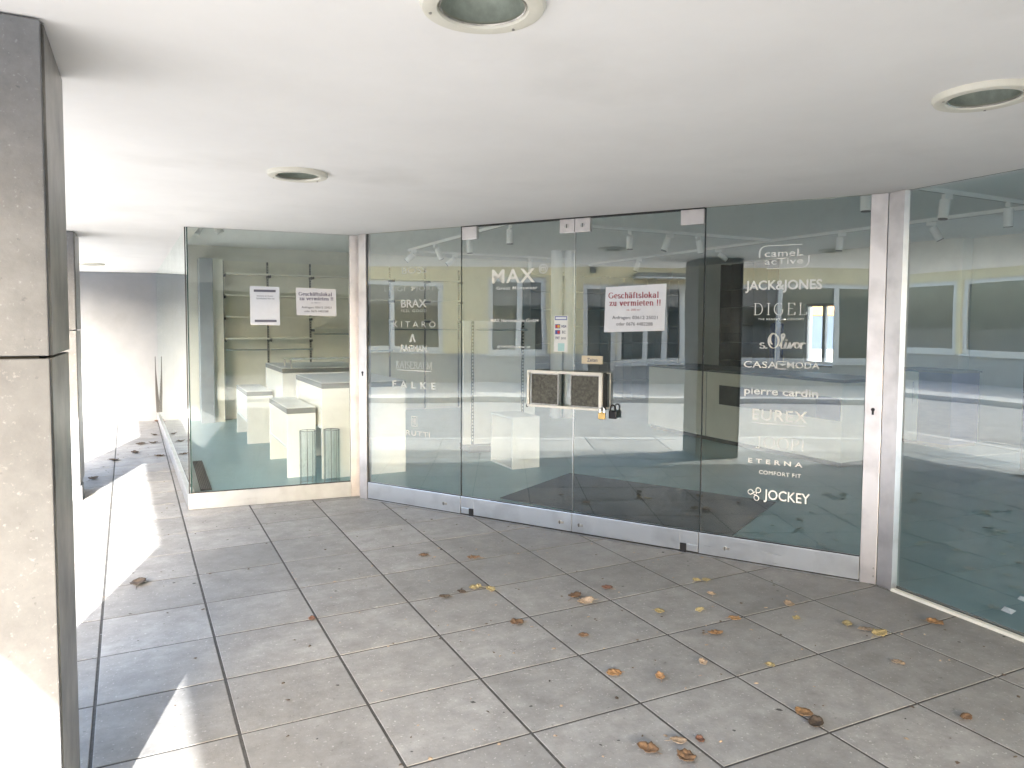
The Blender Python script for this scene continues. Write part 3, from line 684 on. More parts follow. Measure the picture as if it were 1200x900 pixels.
# ------------------------------------------------------------------ notices taped to the glass
def sheet(parent_o, ang, label, cat, s0, s1, z0, z1, tilt=0, name='paper_notice'):
    t = thing(name, label, cat, (parent_o[0], parent_o[1], 0), ang)
    n, mm = 6, 4; b = MB()
    vs = []
    for side in (0, 1):
        for j in range(mm+1):
            for i in range(n+1):
                u, v = i/n, j/mm
                y = YD-.0016-.0025*(abs(2*u-1)**3)*(.5+.5*v)-(0 if side == 0 else -.0006)
                vs.append((s0+(s1-s0)*u+tilt*(v-.5)*.02, y, z0+(z1-z0)*v+tilt*(u-.5)*.03))
    K = (n+1)*(mm+1)
    f = [(j*(n+1)+i, j*(n+1)+i+1, (j+1)*(n+1)+i+1, (j+1)*(n+1)+i) for j in range(mm) for i in range(n)]
    b.add(vs, f+[tuple(K+x for x in q[::-1]) for q in f]); b.obj('paper', 'paper', t, smooth=True)
    return t
def to_let(t, s0, s1, z0, z1, m, m2, tilt=0):
    W, Hh = s1-s0, z1-z0; y = YD-.0055
    P = lambda u: s0+W*u
    Z = lambda v: z0+Hh*v
    decal(t, roman_text('Geschäftslokal', .115, .04, .03), P(.06), P(.89), Z(.73), Z(.85), m, y, cap=.68)
    decal(t, roman_text('zu vermieten !!', .115, .04, .03), P(.08), P(.92), Z(.565), Z(.685), m, y, cap=.68)
    decal(t, text_mesh('ca. 200 m²', -.005), P(.37), P(.60), Z(.455), Z(.495), m, y, cap=CAP)
    decal(t, text_mesh('Anfragen: 03612 25021', .0), P(.13), P(.88), Z(.27), Z(.34), m2, y, cap=CAP)
    decal(t, text_mesh('oder 0676 4482288', .0), P(.20), P(.80), Z(.13), Z(.20), m2, y, cap=CAP)
    for u in (.5,):
        pass
nt3 = sheet(A_, AD, 'white notice with red writing taped to the third door panel', 'notice', 2.318, 2.781, 1.556, 1.888, .55)
to_let(nt3, 2.318, 2.781, 1.556, 1.888, 'ink_red', 'ink_grey')
nt1 = sheet(L_, AL, 'white notice with dark blue writing in the left window, landscape format', 'notice', .896, 1.246, 1.672, 1.917, -.25)
to_let(nt1, .896, 1.246, 1.672, 1.917, 'ink_blue', 'ink_grey')
nt2 = sheet(L_, AL, 'upright white notice with two dark bars in the left window', 'notice', .509, .754, 1.586, 1.923, -.12)
q4 = [(0, 1, 2, 3)]
def bar(t, s0, s1, z0, z1, m, y): return decal(t, ([(0, 0, 0), (1, 0, 0), (1, 1, 0), (0, 1, 0)], q4), s0, s1, z0, z1, m, y, 'printed_bar')
bar(nt2, .540, .722, 1.875, 1.895, 'ink_grey', YD-.0055); bar(nt2, .545, .727, 1.612, 1.632, 'ink_grey', YD-.0055)
decal(nt2, text_mesh('Interesse an diesem', 0), .565, .70, 1.835, 1.848, 'ink_grey', YD-.0055, cap=CAP)
decal(nt2, text_mesh('Geschäftslokal? Mehr hier', 0), .56, .712, 1.812, 1.825, 'ink_grey', YD-.0055, cap=CAP)
# card stickers on the second panel
st = thing('card_sticker', 'clear strip of payment card stickers on the second door panel', 'sticker', (A_.x, A_.y, 0), AD)
bar(st, 1.897, 2.012, 1.395, 1.672, 'vinyl', YD-.0002)
bar(st, 1.902, 2.006, 1.638, 1.667, 'card_blue', YD-.0006); bar(st, 1.908, 2.0, 1.644, 1.661, 'paper', YD-.001)
for k, (c1, c2) in enumerate((('card_red', 'card_yellow'), ('card_blue', 'card_red'))):
    z = 1.59-.045*k
    bar(st, 1.905, 1.948, z-.016, z+.016, 'card_blue', YD-.0006)
    for dx, c in ((-.008, c1), (.008, c2)): decal(st, (arc(0, 0, 1, 1, 0, 345, 15) and [(x, y, 0) for x, y in arc(0, 0, 1, 1, 0, 345, 15)], [tuple(range(16))]), 1.9265+dx-.012, 1.9265+dx+.012, z-.012, z+.012, c, YD-.001-dx*.02, 'disc')
decal(st, text_mesh('VISA', .03, 1, .3), 1.958, 2.0, 1.58, 1.60, 'ink_blue', YD-.0006)
decal(st, text_mesh('EC', .03), 1.965, 1.995, 1.535, 1.557, 'ink_grey', YD-.0006)
decal(st, text_mesh('PAY', .03), 1.909, 1.945, 1.49, 1.512, 'ink_blue', YD-.0006)
decal(st, text_mesh('BANK', .01), 1.958, 2.0, 1.49, 1.508, 'ink_grey', YD-.0006)
bar(st, 1.93, 1.985, 1.40, 1.46, 'card_teal', YD-.0006)
# opening hours plate
zt = thing('hours_plate', 'small cream plate reading Zeiten above the door handles', 'sign', (A_.x, A_.y, 0), AD)
B(2.133, YD-.006, 1.309, 2.307, YD-.0006, 1.371).obj('plate', 'cream', zt, bevel=.002)
decal(zt, text_mesh('Zeiten', .02), 2.18, 2.265, 1.327, 1.353, 'ink_grey', YD-.0065, cap=CAP)

# ------------------------------------------------------------------ square handles with the locking bracket and padlocks
def handle(li, label, x0, x1):
    t = bpy.data.objects.new('handle', None); C.objects.link(t); t.parent = leaf[li][0]; t['label'] = label
    B(x0, -.058, .995, x1, -.030, 1.222).obj('grip_plate', 'leather', t, bevel=.002)
    f = MB(); f.box(x0-.006, -.064, .989, x1+.006, -.028, .995).box(x0-.006, -.064, 1.222, x1+.006, -.028, 1.228).box(x0-.006, -.064, .995, x0, -.028, 1.222).box(x1, -.064, .995, x1+.006, -.028, 1.222)
    f.obj('rim', 'steel', t)
    for z in (1.04, 1.18): MB().tube(((x0+x1)/2, -.030, z), ((x0+x1)/2, .011, z), .012, 12).obj('standoff', 'steel', t)
handle(1, 'left square door handle, dark embossed plate on the second panel', 1.742, 1.968)
handle(2, 'right square door handle, dark embossed plate on the third panel', 2.082, 2.306)
br = thing('lock_bracket', 'ivory flat bar bracket closed around both door handles', 'bracket', (A_.x, A_.y, 0), AD)
B(1.708, -.078, 1.230, 2.340, -.052, 1.252).obj('top_bar', 'ivory', br, bevel=.002)
B(1.708, -.078, .968, 2.340, -.052, .986).obj('bottom_bar', 'ivory', br, bevel=.002)
B(1.708, -.078, .9865, 1.726, -.052, 1.2295).obj('end_bar', 'ivory', br, bevel=.002)
B(2.314, -.078, .9865, 2.340, -.052, 1.2295).obj('end_bar', 'ivory', br, bevel=.002)
B(2.3405, -.060, .975, 2.346, .008, 1.247).obj('hasp_plate', 'black', br)
hp = MB(); hp.box(2.372, -.012, .985, 2.378, -.004, 1.250).box(2.3465, -.012, 1.243, 2.3715, -.004, 1.250).box(2.3465, -.012, .985, 2.3715, -.004, .992)
hp.obj('hasp_frame', 'ivory', br)
MB().tube((1.700, -.064, .972), (1.708, -.064, .972), .012, 12).obj('bolt_head', 'black', br)
def padlock(name, label, x, z, s, m, ym):
    t = thing(name, label, 'padlock', (A_.x, A_.y, 0), AD)
    B(x-.026*s, ym-.012, z-.05*s, x+.026*s, ym+.012, z).obj('body', m, t, bevel=.005)
    pts = [(x-.016*s, ym, z)]+[(x-.016*s*cos(radians(a)), ym, z+.02*s+.018*s*sin(radians(a))) for a in range(0, 181, 20)]+[(x+.016*s, ym, z)]
    b = MB()
    for i in range(len(pts)-1): b.tube(pts[i], pts[i+1], .005*s, 8)
    b.obj('shackle', 'chrome' if m == 'brass' else 'black', t, smooth=True)
padlock('brass_padlock', 'brass padlock hanging from the lower right end of the bracket', 2.345, .962, 1.0, 'brass', -.085)
padlock('black_padlock', 'black padlock hanging right of the brass one', 2.408, .972, 1.15, 'black', -.03)

# ------------------------------------------------------------------ inside the shop
def slab_table(name, label, cat, x0, x1, y0, y1, h, apron, group=None, a=0):
    """white display table: two end panels to the floor, boxed top with a dark edge"""
    t = thing(name, label, cat, (x0, y0, .006), a, group)
    W, D = x1-x0, y1-y0
    B(0, 0, h-.055, W, D, h).obj('top', 'grey_edge', t, bevel=.003)
    B(.004, .004, h+.0005, W-.004, D-.004, h+.006).obj('top_surface', 'white_board', t)
    B(0, 0, 0, W, .035, h-.056).obj('end_panel', 'white_board', t, bevel=.003)
    B(0, D-.035, 0, W, D, h-.056).obj('end_panel', 'white_board', t, bevel=.003)
    B(.012, .036, h-apron, .03, D-.036, h-.056).obj('side_panel', 'cream_board', t)
    B(W-.03, .036, h-apron, W-.012, D-.036, h-.056).obj('side_panel', 'cream_board', t)
    B(.004, .036, h-apron-.022, W-.004, D-.036, h-apron-.0005).obj('lower_shelf', 'white_board', t)
    return t
G1 = 'white display tables in the left window'
slab_table('display_table', 'low white display table nearest the left window glass', 'table', 1.293, 1.585, 7.66, 8.84, .72, .40, G1)
slab_table('display_table', 'low white display table farther back near the shelving', 'table', 1.19, 1.52, 10.06, 11.26, .69, .38, G1)
slab_table('display_table', 'high white display table behind the left door post', 'table', 1.605, 2.50, 7.46, 8.86, .985, .45, G1)
slab_table('display_table', 'high white display table in the middle of the left display', 'table', 1.53, 2.62, 9.35, 10.75, 1.03, .45, G1)
gs = thing('glass_shelf', 'glass shelf with white price papers on the middle display table', 'glass shelf', (1.62, 9.42, 1.043))
B(0, 0, .10, .92, .5, .108).obj('shelf_plate', 'clear', gs)
for x in (.02, .88):
    for y in (.02, .46): B(x, y, 0, x+.02, y+.02, .0995).obj('foot', 'steel', gs)
for k in range(5):
    pp = B(.08+.16*k, .08+.03*(k % 2), .1085, .20+.16*k, .26, .110).obj('price_paper', 'paper', gs)
def vase(label, x, y):
    t = thing('acrylic_cylinder', label, 'cylinder', (x, y, .006), 0, 'clear cylinders behind the left window')
    n = 26; b = MB()
    vs = []; fs = []
    for i in range(n):
        a = 2*pi*i/n; r = .078+(.004 if i % 2 else -.003)+.002*sin(3*a)
        vs += [(r*cos(a), r*sin(a), 0), (r*cos(a+.03), r*sin(a+.03), .53)]
    fs = [(2*i, 2*((i+1) % n), 2*((i+1) % n)+1, 2*i+1) for i in range(n)]
    b.add(vs, fs); o = b.obj('wall', 'clear', t)
    b = MB(); 
    for i in range(n):
        a, c = 2*pi*i/n, 2*pi*(i+1)/n
        for z in (.0, .53): b.tube((.078*cos(a), .078*sin(a), z), (.078*cos(c), .078*sin(c), z), .0032, 5, cap=False)
    for a in (.3, 1.4, 2.3, 3.4, 4.4, 5.1): b.tube((.079*cos(a), .079*sin(a), 0), (.079*cos(a+.05), .079*sin(a+.05), .53), .0026, 5, cap=False)
    b.obj('rim', 'grey_edge', t)
vase('left of two clear ribbed cylinders on the floor behind the left window', 1.437, 7.33)
vase('right of two clear ribbed cylinders, next to the door post', 1.668, 7.30)
t = thing('floor_grille', 'dark floor grille running along the side window', 'grille', (.45, 7.42, .006), -.012)
B(0, 0, 0, .10, 1.6, .008).obj('tray', 'dark', t)
for k in range(6): B(.006+.016*k, .01, .0085, .014+.016*k, 1.59, .016).obj('bar', 'grille', t)

# wall shelving along the back wall
def shelving(label, x0, bays, pitch, y, levels, rails, m='cream_board', zt=2.62, depth=.32, group='shelving bays along the back wall'):
    t = thing('wall_shelving', label, 'shelving', (x0, y, .006), 0, group)
    for k in range(bays+1):
        B(k*pitch-.014, -.03, .02, k*pitch+.014, -.001, zt).obj('upright', 'slot', t)
        b = MB()
        for z in range(6, int(zt*24)): b.box(k*pitch-.005, -.0325, z/24, k*pitch+.005, -.0305, z/24+.022)
        b.obj('slots', m, t)['kind'] = 'stuff'
    for k in range(bays):
        a, c = k*pitch+.0145, (k+1)*pitch-.0145
        B(a, -.018, .04, c, -.0005, zt).obj('back_panel', m, t)
        for z in levels[k % len(levels)]:
            B(a, -depth, z, c, -.019, z+.022).obj('shelf', m, t)
            [B(q, -depth*.85, z-.04, q+.006, -.019, z-.0005).obj('bracket', 'slot', t) for q in (a, c-.006)]
        for z in rails[k % len(rails)]:
            b = MB(); b.tube((a, -depth*.8, z), (c, -depth*.8, z), .013, 10).tube((a+.03, -depth*.8, z), (a+.03, -.02, z), .008, 8).tube((c-.03, -depth*.8, z), (c-.03, -.02, z), .008, 8)
            b.obj('hanging_rail', 'chrome', t)
    return t
lv = [[1.33, 1.69, 2.04, 2.39], [1.33, 1.69, 2.04, 2.39], [1.50, 2.04, 2.39], [1.66, 2.02, 2.39]]
shelving('cream shelving with chrome rails seen through the left window', 1.17, 3, .705, 12.855, lv, [[1.16], [1.16], [1.42]])
shelving('cream shelving behind the first door panel', 3.32, 3, .68, 12.855, [[1.66, 2.02, 2.39]], [[1.12], [1.50], [1.50]])
t = thing('grey_pillar', 'blue grey square column at the left end of the shelving', 'column', (.79, 12.45, .006))
B(0, 0, 0, .2, .39, 2.62).obj('shaft', 'bluegrey', t, bevel=.004); B(.2005, .1, 0, .36, .39, 2.62).obj('side_panel', 'cream_board', t)
# freestanding slatted gondola behind the second door panel
t = thing('display_wall', 'freestanding cream display wall with slotted uprights behind the second door panel', 'display wall', (3.56, 8.36, .006), -.06)
B(0, 0, .08, .99, .05, 1.64).obj('panel', 'white_board', t, bevel=.003)
for x in (.10, .79): 
    B(x, -.02, .08, x+.03, -.0005, 1.64).obj('upright', 'slot', t)
    b = MB()
    for z in range(3, 39): b.box(x+.010, -.0225, z/24, x+.020, -.0205, z/24+.022)
    b.obj('slots', 'cream_board', t)['kind'] = 'stuff'
b = MB(); b.tube((.14, -.16, 1.53), (.80, -.16, 1.53), .013, 10).tube((.16, -.16, 1.53), (.16, -.0, 1.53), .008, 8).tube((.78, -.16, 1.53), (.78, 0, 1.53), .008, 8); b.obj('hanging_rail', 'chrome', t)
B(.02, -.16, 0, .97, .20, .079).obj('foot', 'charcoal', t)
# white open cube
t = thing('open_cube', 'open white cube on the floor behind the second door panel', 'cube', (3.59, 7.06, .006))
W, D, Hh = .34, .56, .575
B(0, 0, 0, W, D, .02).obj('bottom_board', 'white_board', t); B(0, 0, Hh-.02, W, D, Hh).obj('top_board', 'white_board', t)
B(0, 0, .0205, W, .02, Hh-.0205).obj('side_board', 'white_board', t); B(0, D-.02, .0205, W, D, Hh-.0205).obj('side_board', 'white_board', t)
B(W-.012, .0205, .0205, W, D-.0205, Hh-.0205).obj('back_board', 'white_board', t)
# pair of round white columns
for (x, y, lb) in ((6.28, 10.72, 'left of two round white columns behind the second door panel'), (6.50, 10.64, 'right of two round white columns, beside the door joint')):
    t = thing('round_column', lb, 'column', (x, y, .006)); MB().lathe([(.105, 0), (.105, .06), (.098, .065), (.098, ZI-.01)], 32).obj('shaft', 'column', t, smooth=True)
# dark coir mat inside the doors
t = MB().prism([(2.88, 5.92), (4.05, 6.60), (5.07, 4.70), (3.89, 4.05)], .0065, .016).obj('door_mat', 'mat_dark', bevel=.004)
tag(t, 'large dark entrance mat on the shop floor just inside the doors', 'door mat')
# cash counter
t = thing('cash_counter', 'cream cash counter with a dark front band behind the fourth door panel', 'counter', (6.97, 5.55, .006))
B(0, 0, .06, .75, 3.5, .96).obj('body', 'cream_board', t); B(-.02, -.02, .961, .77, 3.52, 1.0).obj('top', 'charcoal', t, bevel=.003)
B(.03, .03, 0, .72, 3.47, .059).obj('skirting', 'charcoal', t)
B(-.006, .35, .53, -.0005, 1.95, .79).obj('front_band', 'charcoal', t); B(-.007, .02, .53, -.0005, .345, .79).obj('front_band', 'navy', t)
B(-.004, 2.2, .06, -.0005, 2.206, .96).obj('joint', 'grey_edge', t)
# dark shelving on the right wall and along the back
def dark_shelf(label, x, y0, y1, lev):
    t = thing('reflection_shelving', label, 'shelving', (x, y0, .006))
    B(-.03, 0, 0, -.001, y1-y0, 2.82).obj('back_panel', 'charcoal', t)
    n = max(1, round((y1-y0)/.6)); p = (y1-y0)/n
    for k in range(n+1): B(-.30, k*p-.01, 0, -.0305, k*p+.01, 2.80).obj('upright', 'charcoal', t)
    for k in range(n):
        for z in lev: B(-.29, k*p+.0105, z, -.031, (k+1)*p-.0105, z+.025).obj('shelf', 'charcoal', t)
dark_shelf('tall charcoal shelving left of the yard window at the back, standing in for the dark pillar reflection', 10.497, 9.80, 11.0, [.5, .9, 1.25, 1.6, 1.95, 2.3])  # charcoal shelving plays the dark zone of the near pillar's reflection
t = thing('wall_shelving', 'long blue grey shelving along the back wall behind the third door panel', 'shelving', (6.75, 12.855, .006))
B(0, -.03, 0, 3.7, -.001, 2.6).obj('back_panel', 'bluegrey', t)
for k in range(7): B(k*.61, -.32, 0, k*.61+.02, -.0305, 2.6).obj('upright', 'bluegrey', t)
for k in range(6):
    for z in (.4, .8, 1.2, 1.55, 1.9, 2.25): B(k*.61+.0205, -.30, z, (k+1)*.61-.0005, -.031, z+.025).obj('shelf', 'bluegrey', t)
t = thing('hanging_cloth', 'dark blue cloth hanging at the end of the charcoal shelving', 'cloth', (10.2, 9.55, .95))
b = MB(); n = 12
vs = [(.03*sin(i*1.3), -.16+.32*i/n, z*(1-.12*abs(i-5)/6)) for z in (0, .75) for i in range(n+1)]
b.add(vs, [(i, i+1, n+2+i, n+1+i) for i in range(n)]); o = b.obj('fabric', 'cloth', t, smooth=True); o.modifiers.new('t', 'SOLIDIFY').thickness = .03
B(-.03, -.18, .76, .03, .18, .78).obj('hanger', 'chrome', t)
B(-.02, -.02, -.95, .02, .02, .759).obj('stand', 'steel', t)
# white partition and cabinet to the right
struct(B(10.25, 6.28, 0, 10.49, 8.38, ZI-.002).obj('partition_wall', 'inner_wall'))
struct(B(8.7, 1.5, 0, 8.9, 4.6, ZI-.002).obj('partition_wall', 'charcoal'))  # charcoal partition added to keep the view through the right window dark
t = thing('cabinet', 'low cabinet with navy door seen through the right window', 'cabinet', (9.35, 5.80, .006))
B(0, .46, .05, .6, .86, .99).obj('body', 'cream_board', t); B(0, 0, .05, .6, .455, .99).obj('navy_door', 'navy', t)
B(-.02, -.02, .991, .62, .88, 1.02).obj('top', 'charcoal', t); B(.02, .02, 0, .58, .84, .049).obj('base', 'charcoal', t)
B(-.012, .52, .55, -.0005, .53, .85).obj('handle', 'steel', t)
# bits of paper and grit on the floor inside the right window
for i, (x, y, lb) in enumerate(((4.30, 2.30, 'crumpled white paper scrap inside the right window, nearest the post'), (4.56, 2.36, 'flat white paper scrap inside the right window'), (4.72, 2.10, 'small white paper scrap inside the right window, farthest right'))):
    b = MB(); s = .035-.006*i
    b.add([(-s, -s, .008), (s, -s*.7, .012), (s*.8, s, .02), (-s*.6, s*.8, .009), (0, 0, .028)], [(0, 1, 4), (1, 2, 4), (2, 3, 4), (3, 0, 4), (0, 3, 2, 1)])
    o = b.obj('paper_scrap', 'paper'); o.location = (x, y, 0); tag(o, lb, 'paper scrap')

# ceiling tracks and spotlights
def track(label, x0, y0, x1, y1):
    t = thing('light_track', label, 'light track', (x0, y0, ZI-.002), atan2(y1-y0, x1-x0), 'white light tracks on the shop ceiling')
    L = hypot(x1-x0, y1-y0); B(0, -.022, -.04, L, .022, -.001).obj('profile', 'spot', t); B(.01, -.006, -.0415, L-.01, .006, -.0405).obj('slot', 'grey_edge', t)
    for x in (0, L): B(x-.006, -.024, -.042, x+.006, .024, -.0005).obj('end_cap', 'spot', t)
track('light track running back above the first door panel', 4.0, 7.8, 4.0, 11.7)
track('light track across the back, above the columns', 4.06, 11.85, 7.2, 11.85)
track('light track crossing behind the third door panel', 4.7, 7.75, 8.1, 7.75)
track('long light track running back above the cash counter', 8.16, 3.2, 8.16, 12.6)
track('light track across near the top of the right window', 4.6, 4.2, 8.1, 4.2)
sp_mb = {}
def spot(x, y, ax, tilt, label):
    t = thing('track_spotlight', label, 'spotlight', (x, y, ZI-.043), ax, 'white spotlights on the shop tracks')
    B(-.03, -.018, -.045, .07, .018, 0).obj('adapter', 'spot', t, bevel=.003)
    MB().tube((.05, 0, -.0455), (.05, 0, -.09), .010, 10).obj('stem', 'spot', t)
    d = Vector((sin(tilt), 0, -cos(tilt))); p = Vector((.05, 0, -.085))
    MB().tube(p-d*.03, p+d*.14, .044, 24).obj('lamp_head', 'spot', t, smooth=True)
    MB().tube(p+d*.1405, p+d*.148, .040, 24).obj('lens_ring', 'black', t, smooth=True)
SP = [(4.0, 11.4, 2.4, .9, 'spotlight tilted left near the far end of the first track'), (4.0, 10.5, .3, .5, 'spotlight in the middle of the first track'),
      (4.0, 9.3, .2, .05, 'spotlight pointing straight down at the second door joint'), (4.0, 7.95, 1.2, .05, 'spotlight above the MAX lettering near the glass'),
      (4.9, 11.85, 2.8, .9, 'tilted spotlight at the left of the back track'), (6.35, 11.85, .6, .1, 'spotlight hanging left of the round columns'), (7.05, 11.85, 1, .5, 'spotlight just right of the round columns'),
      (5.62, 7.75, .8, .0, 'spotlight above the to-let notice, pointing down'), (6.30, 7.75, 2.8, .35, 'left of a pair of spotlights on the crossing track'), (6.75, 7.75, .3, .3, 'right of a pair of spotlights on the crossing track'),
      (8.16, 10.9, 2.2, .3, 'spotlight far back on the long track'), (8.16, 8.9, -.6, .9, 'spotlight tilted right where the long track meets the fourth panel'),
      (8.16, 6.55, 2.4, .05, 'spotlight beside the top of the right door post'), (8.16, 5.4, -.8, .5, 'spotlight on the long track seen through the right window'),
      (5.52, 4.2, 1.0, .0, 'spotlight at the top edge of the fourth door panel'), (6.62, 4.2, 3.0, .12, 'large spotlight in the right window, left one'), (7.55, 4.2, .4, .15, 'large spotlight in the right window, right one')]
for a in SP: spot(*a)
t = thing('wall_spotlight', 'white twin spotlight on the ceiling at the glass corner', 'spotlight', (.70, 9.6, ZI-.003))
B(-.1, -.02, -.03, .15, .02, 0).obj('base', 'spot', t)
MB().tube((-.05, 0, -.035), (-.12, -.04, -.20), .044, 20).obj('lamp_head', 'spot', t, smooth=True); MB().tube((.1, 0, -.035), (.16, -.02, -.16), .044, 20).obj('lamp_head', 'spot', t, smooth=True)

# ------------------------------------------------------------------ street side: the house opposite
XO = -11.3
def house(name, label, y0, y1, z1, wall_m, openings, upper, cat='house'):
    t = thing(name, label, cat, (XO, (y0+y1)/2, 0)); cyy = (y0+y1)/2
    ys = sorted({y0, y1}|{o[0] for o in openings}|{o[1] for o in openings}); zs = sorted({0, .82, 3.1, z1}|{o[2] for o in openings}|{o[3] for o in openings})
    wl, pb = MB(), MB()
    for i in range(len(ys)-1):
        for j in range(len(zs)-1):
            ym, zm = (ys[i]+ys[i+1])/2, (zs[j]+zs[j+1])/2
            if any(o[0] < ym < o[1] and o[2] < zm < o[3] for o in openings): continue
            (pb if zs[j+1] <= .82 else wl).box(-.3, ys[i]-cyy, zs[j], .0 if zs[j+1] > .82 else .03, ys[i+1]-cyy, zs[j+1])
    wl.obj('wall', wall_m, t); pb.obj('plinth', 'plinth', t)
    B(-8, y0-cyy+.02, 0, -.9, y1-cyy-.02, z1-.05).obj('core', 'curtain', t)
    for (a, b, c, d, mull, kind) in openings:
        a -= cyy; b -= cyy; w_ = .13
        f = MB(); f.box(-.16, a, c, -.05, b, c+w_).box(-.16, a, d-w_, -.05, b, d).box(-.16, a, c+w_, -.05, a+w_, d-w_).box(-.16, b-w_, c+w_, -.05, b, d-w_)
        for m_ in mull: f.box(-.158, m_-cyy-.07, c+w_, -.052, m_-cyy+.07, d-w_)
        fo = f.obj('door' if kind == 'door' else 'window', 'win_frame', t)
        B(-.12, a+w_, c+w_, -.11, b-w_, d-w_).obj('pane', 'pane_dark', fo)
        if kind != 'door': B(-.02, a-.05, c-.05, .08, b+.05, c-.001).obj('sill', 'win_frame', fo)
        if kind == 'blind': B(-.30, a+.05, c+(d-c)*.0, -.29, b-.05, c+(d-c)*.8).obj('blind', 'curtain', fo)
    for zz in upper:
        y = y0+1.2
        while y < y1-2:
            f = MB(); a = y-cyy
            f.box(.001, a, zz, .05, a+1.3, zz+.1).box(.001, a, zz+1.5, .05, a+1.3, zz+1.6).box(.001, a, zz+.1, .05, a+.1, zz+1.5).box(.001, a+1.2, zz+.1, .05, a+1.3, zz+1.5).box(.001, a+.6, zz+.1, .05, a+.7, zz+1.5)
            fo = f.obj('window', 'win_frame', t); B(.001, a+.1, zz+.1, .02, a+1.2, zz+1.5).obj('pane', 'pane_dark', fo)
            y += 2.9
    rf = MB(); h = 1.5
    rf.add([(.5, y0-cyy-.3, z1), (.5, y1-cyy+.3, z1), (-8.5, y1-cyy+.3, z1), (-8.5, y0-cyy-.3, z1), (-4, y0-cyy-.3, z1+h), (-4, y1-cyy+.3, z1+h)],
           [(0, 1, 5, 4), (2, 3, 4, 5), (0, 4, 3), (1, 2, 5), (0, 3, 2, 1)])
    rf.obj('roof', 'roof', t)
    return t
OP = [(6.62, 9.3, .86, 2.78, [8.0], 'win'), (3.81, 5.42, .80, 2.92, [4.55], 'win'), (1.93, 2.84, .02, 2.72, [], 'door'),
      (-.64, 1.90, .55, 2.74, [1.1, .6, .12], 'blind'), (-6.0, -1.2, .60, 2.75, [-2.6, -4.2], 'win'),
      (11.0, 14.6, .83, 2.95, [12.6], 'win'), (14.75, 18.6, .83, 2.95, [16.6], 'win')]
house('ochre_house', 'low ochre house with white framed windows reflected in the glass doors', -8, 20, 3.55, 'ochre', OP, [])
house('white_house', 'pale rendered house farther down the street', 20.3, 34, 5.4, 'render_white', [(22, 24, .9, 2.6, [23], 'win'), (26, 28, .9, 2.6, [27], 'win')], [3.3])
house('white_house', 'pale rendered house behind the viewer across the street', -24, -8.3, 4.2, 'render_white', [(-12, -10, .9, 2.6, [-11], 'win'), (-16, -14, .9, 2.6, [-15], 'win')], [])
t = thing('shop_canopy', 'narrow glass canopy over the door of the ochre house', 'canopy', (XO+.02, .52, 2.86))
B(0, -1.0, .0, .5, 1.0, .03).obj('frame', 'win_frame', t); B(.03, -.97, .032, .47, .97, .15).obj('glazing', 'pane_dark', t)
t = thing('wall_lamp', 'small dark wall lamp beside the canopy of the ochre house', 'wall lamp', (XO+.001, 2.56, 3.0))
B(0, -.07, 0, .16, .07, .2).obj('housing', 'black', t, bevel=.01); B(.02, -.05, -.02, .14, .05, -.001).obj('glass', 'lens', t)
# yard behind the shop
t = thing('fill_glazing', 'glazing towards the yard, added out of view to let daylight into the shop', 'window', (10.6, -3, 0))  # unseen glazing added to fill the interior with daylight
fr = MB()
for k in range(6): fr.box(-.03, -3.3+k*1.35-.03, 0, .03, -3.3+k*1.35+.03, 2.49)
fr.obj('frame', 'alu', t)
for k in range(5): B(-.005, -3.26+k*1.35, .01, .005, -3.34+(k+1)*1.35, 2.49).obj('pane', 'glass', t)
hg = MB(); r = random.Random(5)
added_hedge = thing('added_hedge', 'dark clipped greenery added unseen behind the viewer to shade the ground and darken reflections', 'added_hedge', (2, -12.9, 0))  # unseen greenery added to shade the ground and darken the left window reflection
B(-6, -.35, -.4, 7, .35, 2.75).obj('stems', 'hedge_dark', added_hedge)
for k in range(5200):
    x, y, z = r.uniform(-6.1, 7.1), r.choice((-1, 1))*r.uniform(.3, .55), r.uniform(-.3, 2.95)
    if r.random() < .2: y, z = r.uniform(-.5, .5), r.uniform(2.7, 3.05)
    a, e_, s_ = r.uniform(0, 6.3), r.uniform(-1, 1), r.uniform(.05, .11)
    u = Vector((cos(a), sin(a), e_)).normalized()*s_; v_ = Vector((-sin(a), cos(a), r.uniform(-.6, .6))).normalized()*s_*.6; p = Vector((x, y, z))
    hg.add([p-u, p+v_, p+u, p-v_], [(0, 1, 2, 3)])
stuff(hg.obj('foliage', 'added_hedge', added_hedge))
t = thing('market_stall', 'small stall with an orange awning seen through the yard window', 'stall', (17.5, 14.0, 0), -.5)
B(-1.2, -.4, 0, 1.2, .4, .95).obj('counter', 'render_white', t); B(-1.3, -.8, 1.9, 1.3, .8, 2.25).obj('awning', 'orange', t)
for x in (-1.15, 1.15):
    for y in (-.6, .6): MB().tube((x, y, .0), (x, y, 1.9), .03, 8).obj('pole', 'steel', t)
t = thing('garden_wall', 'pale wall closing the yard behind the shop', 'wall', (24, 18, 0), -.3); B(-.15, -14, 0, .15, 14, 3.2).obj('wall_body', 'paleblue', t)

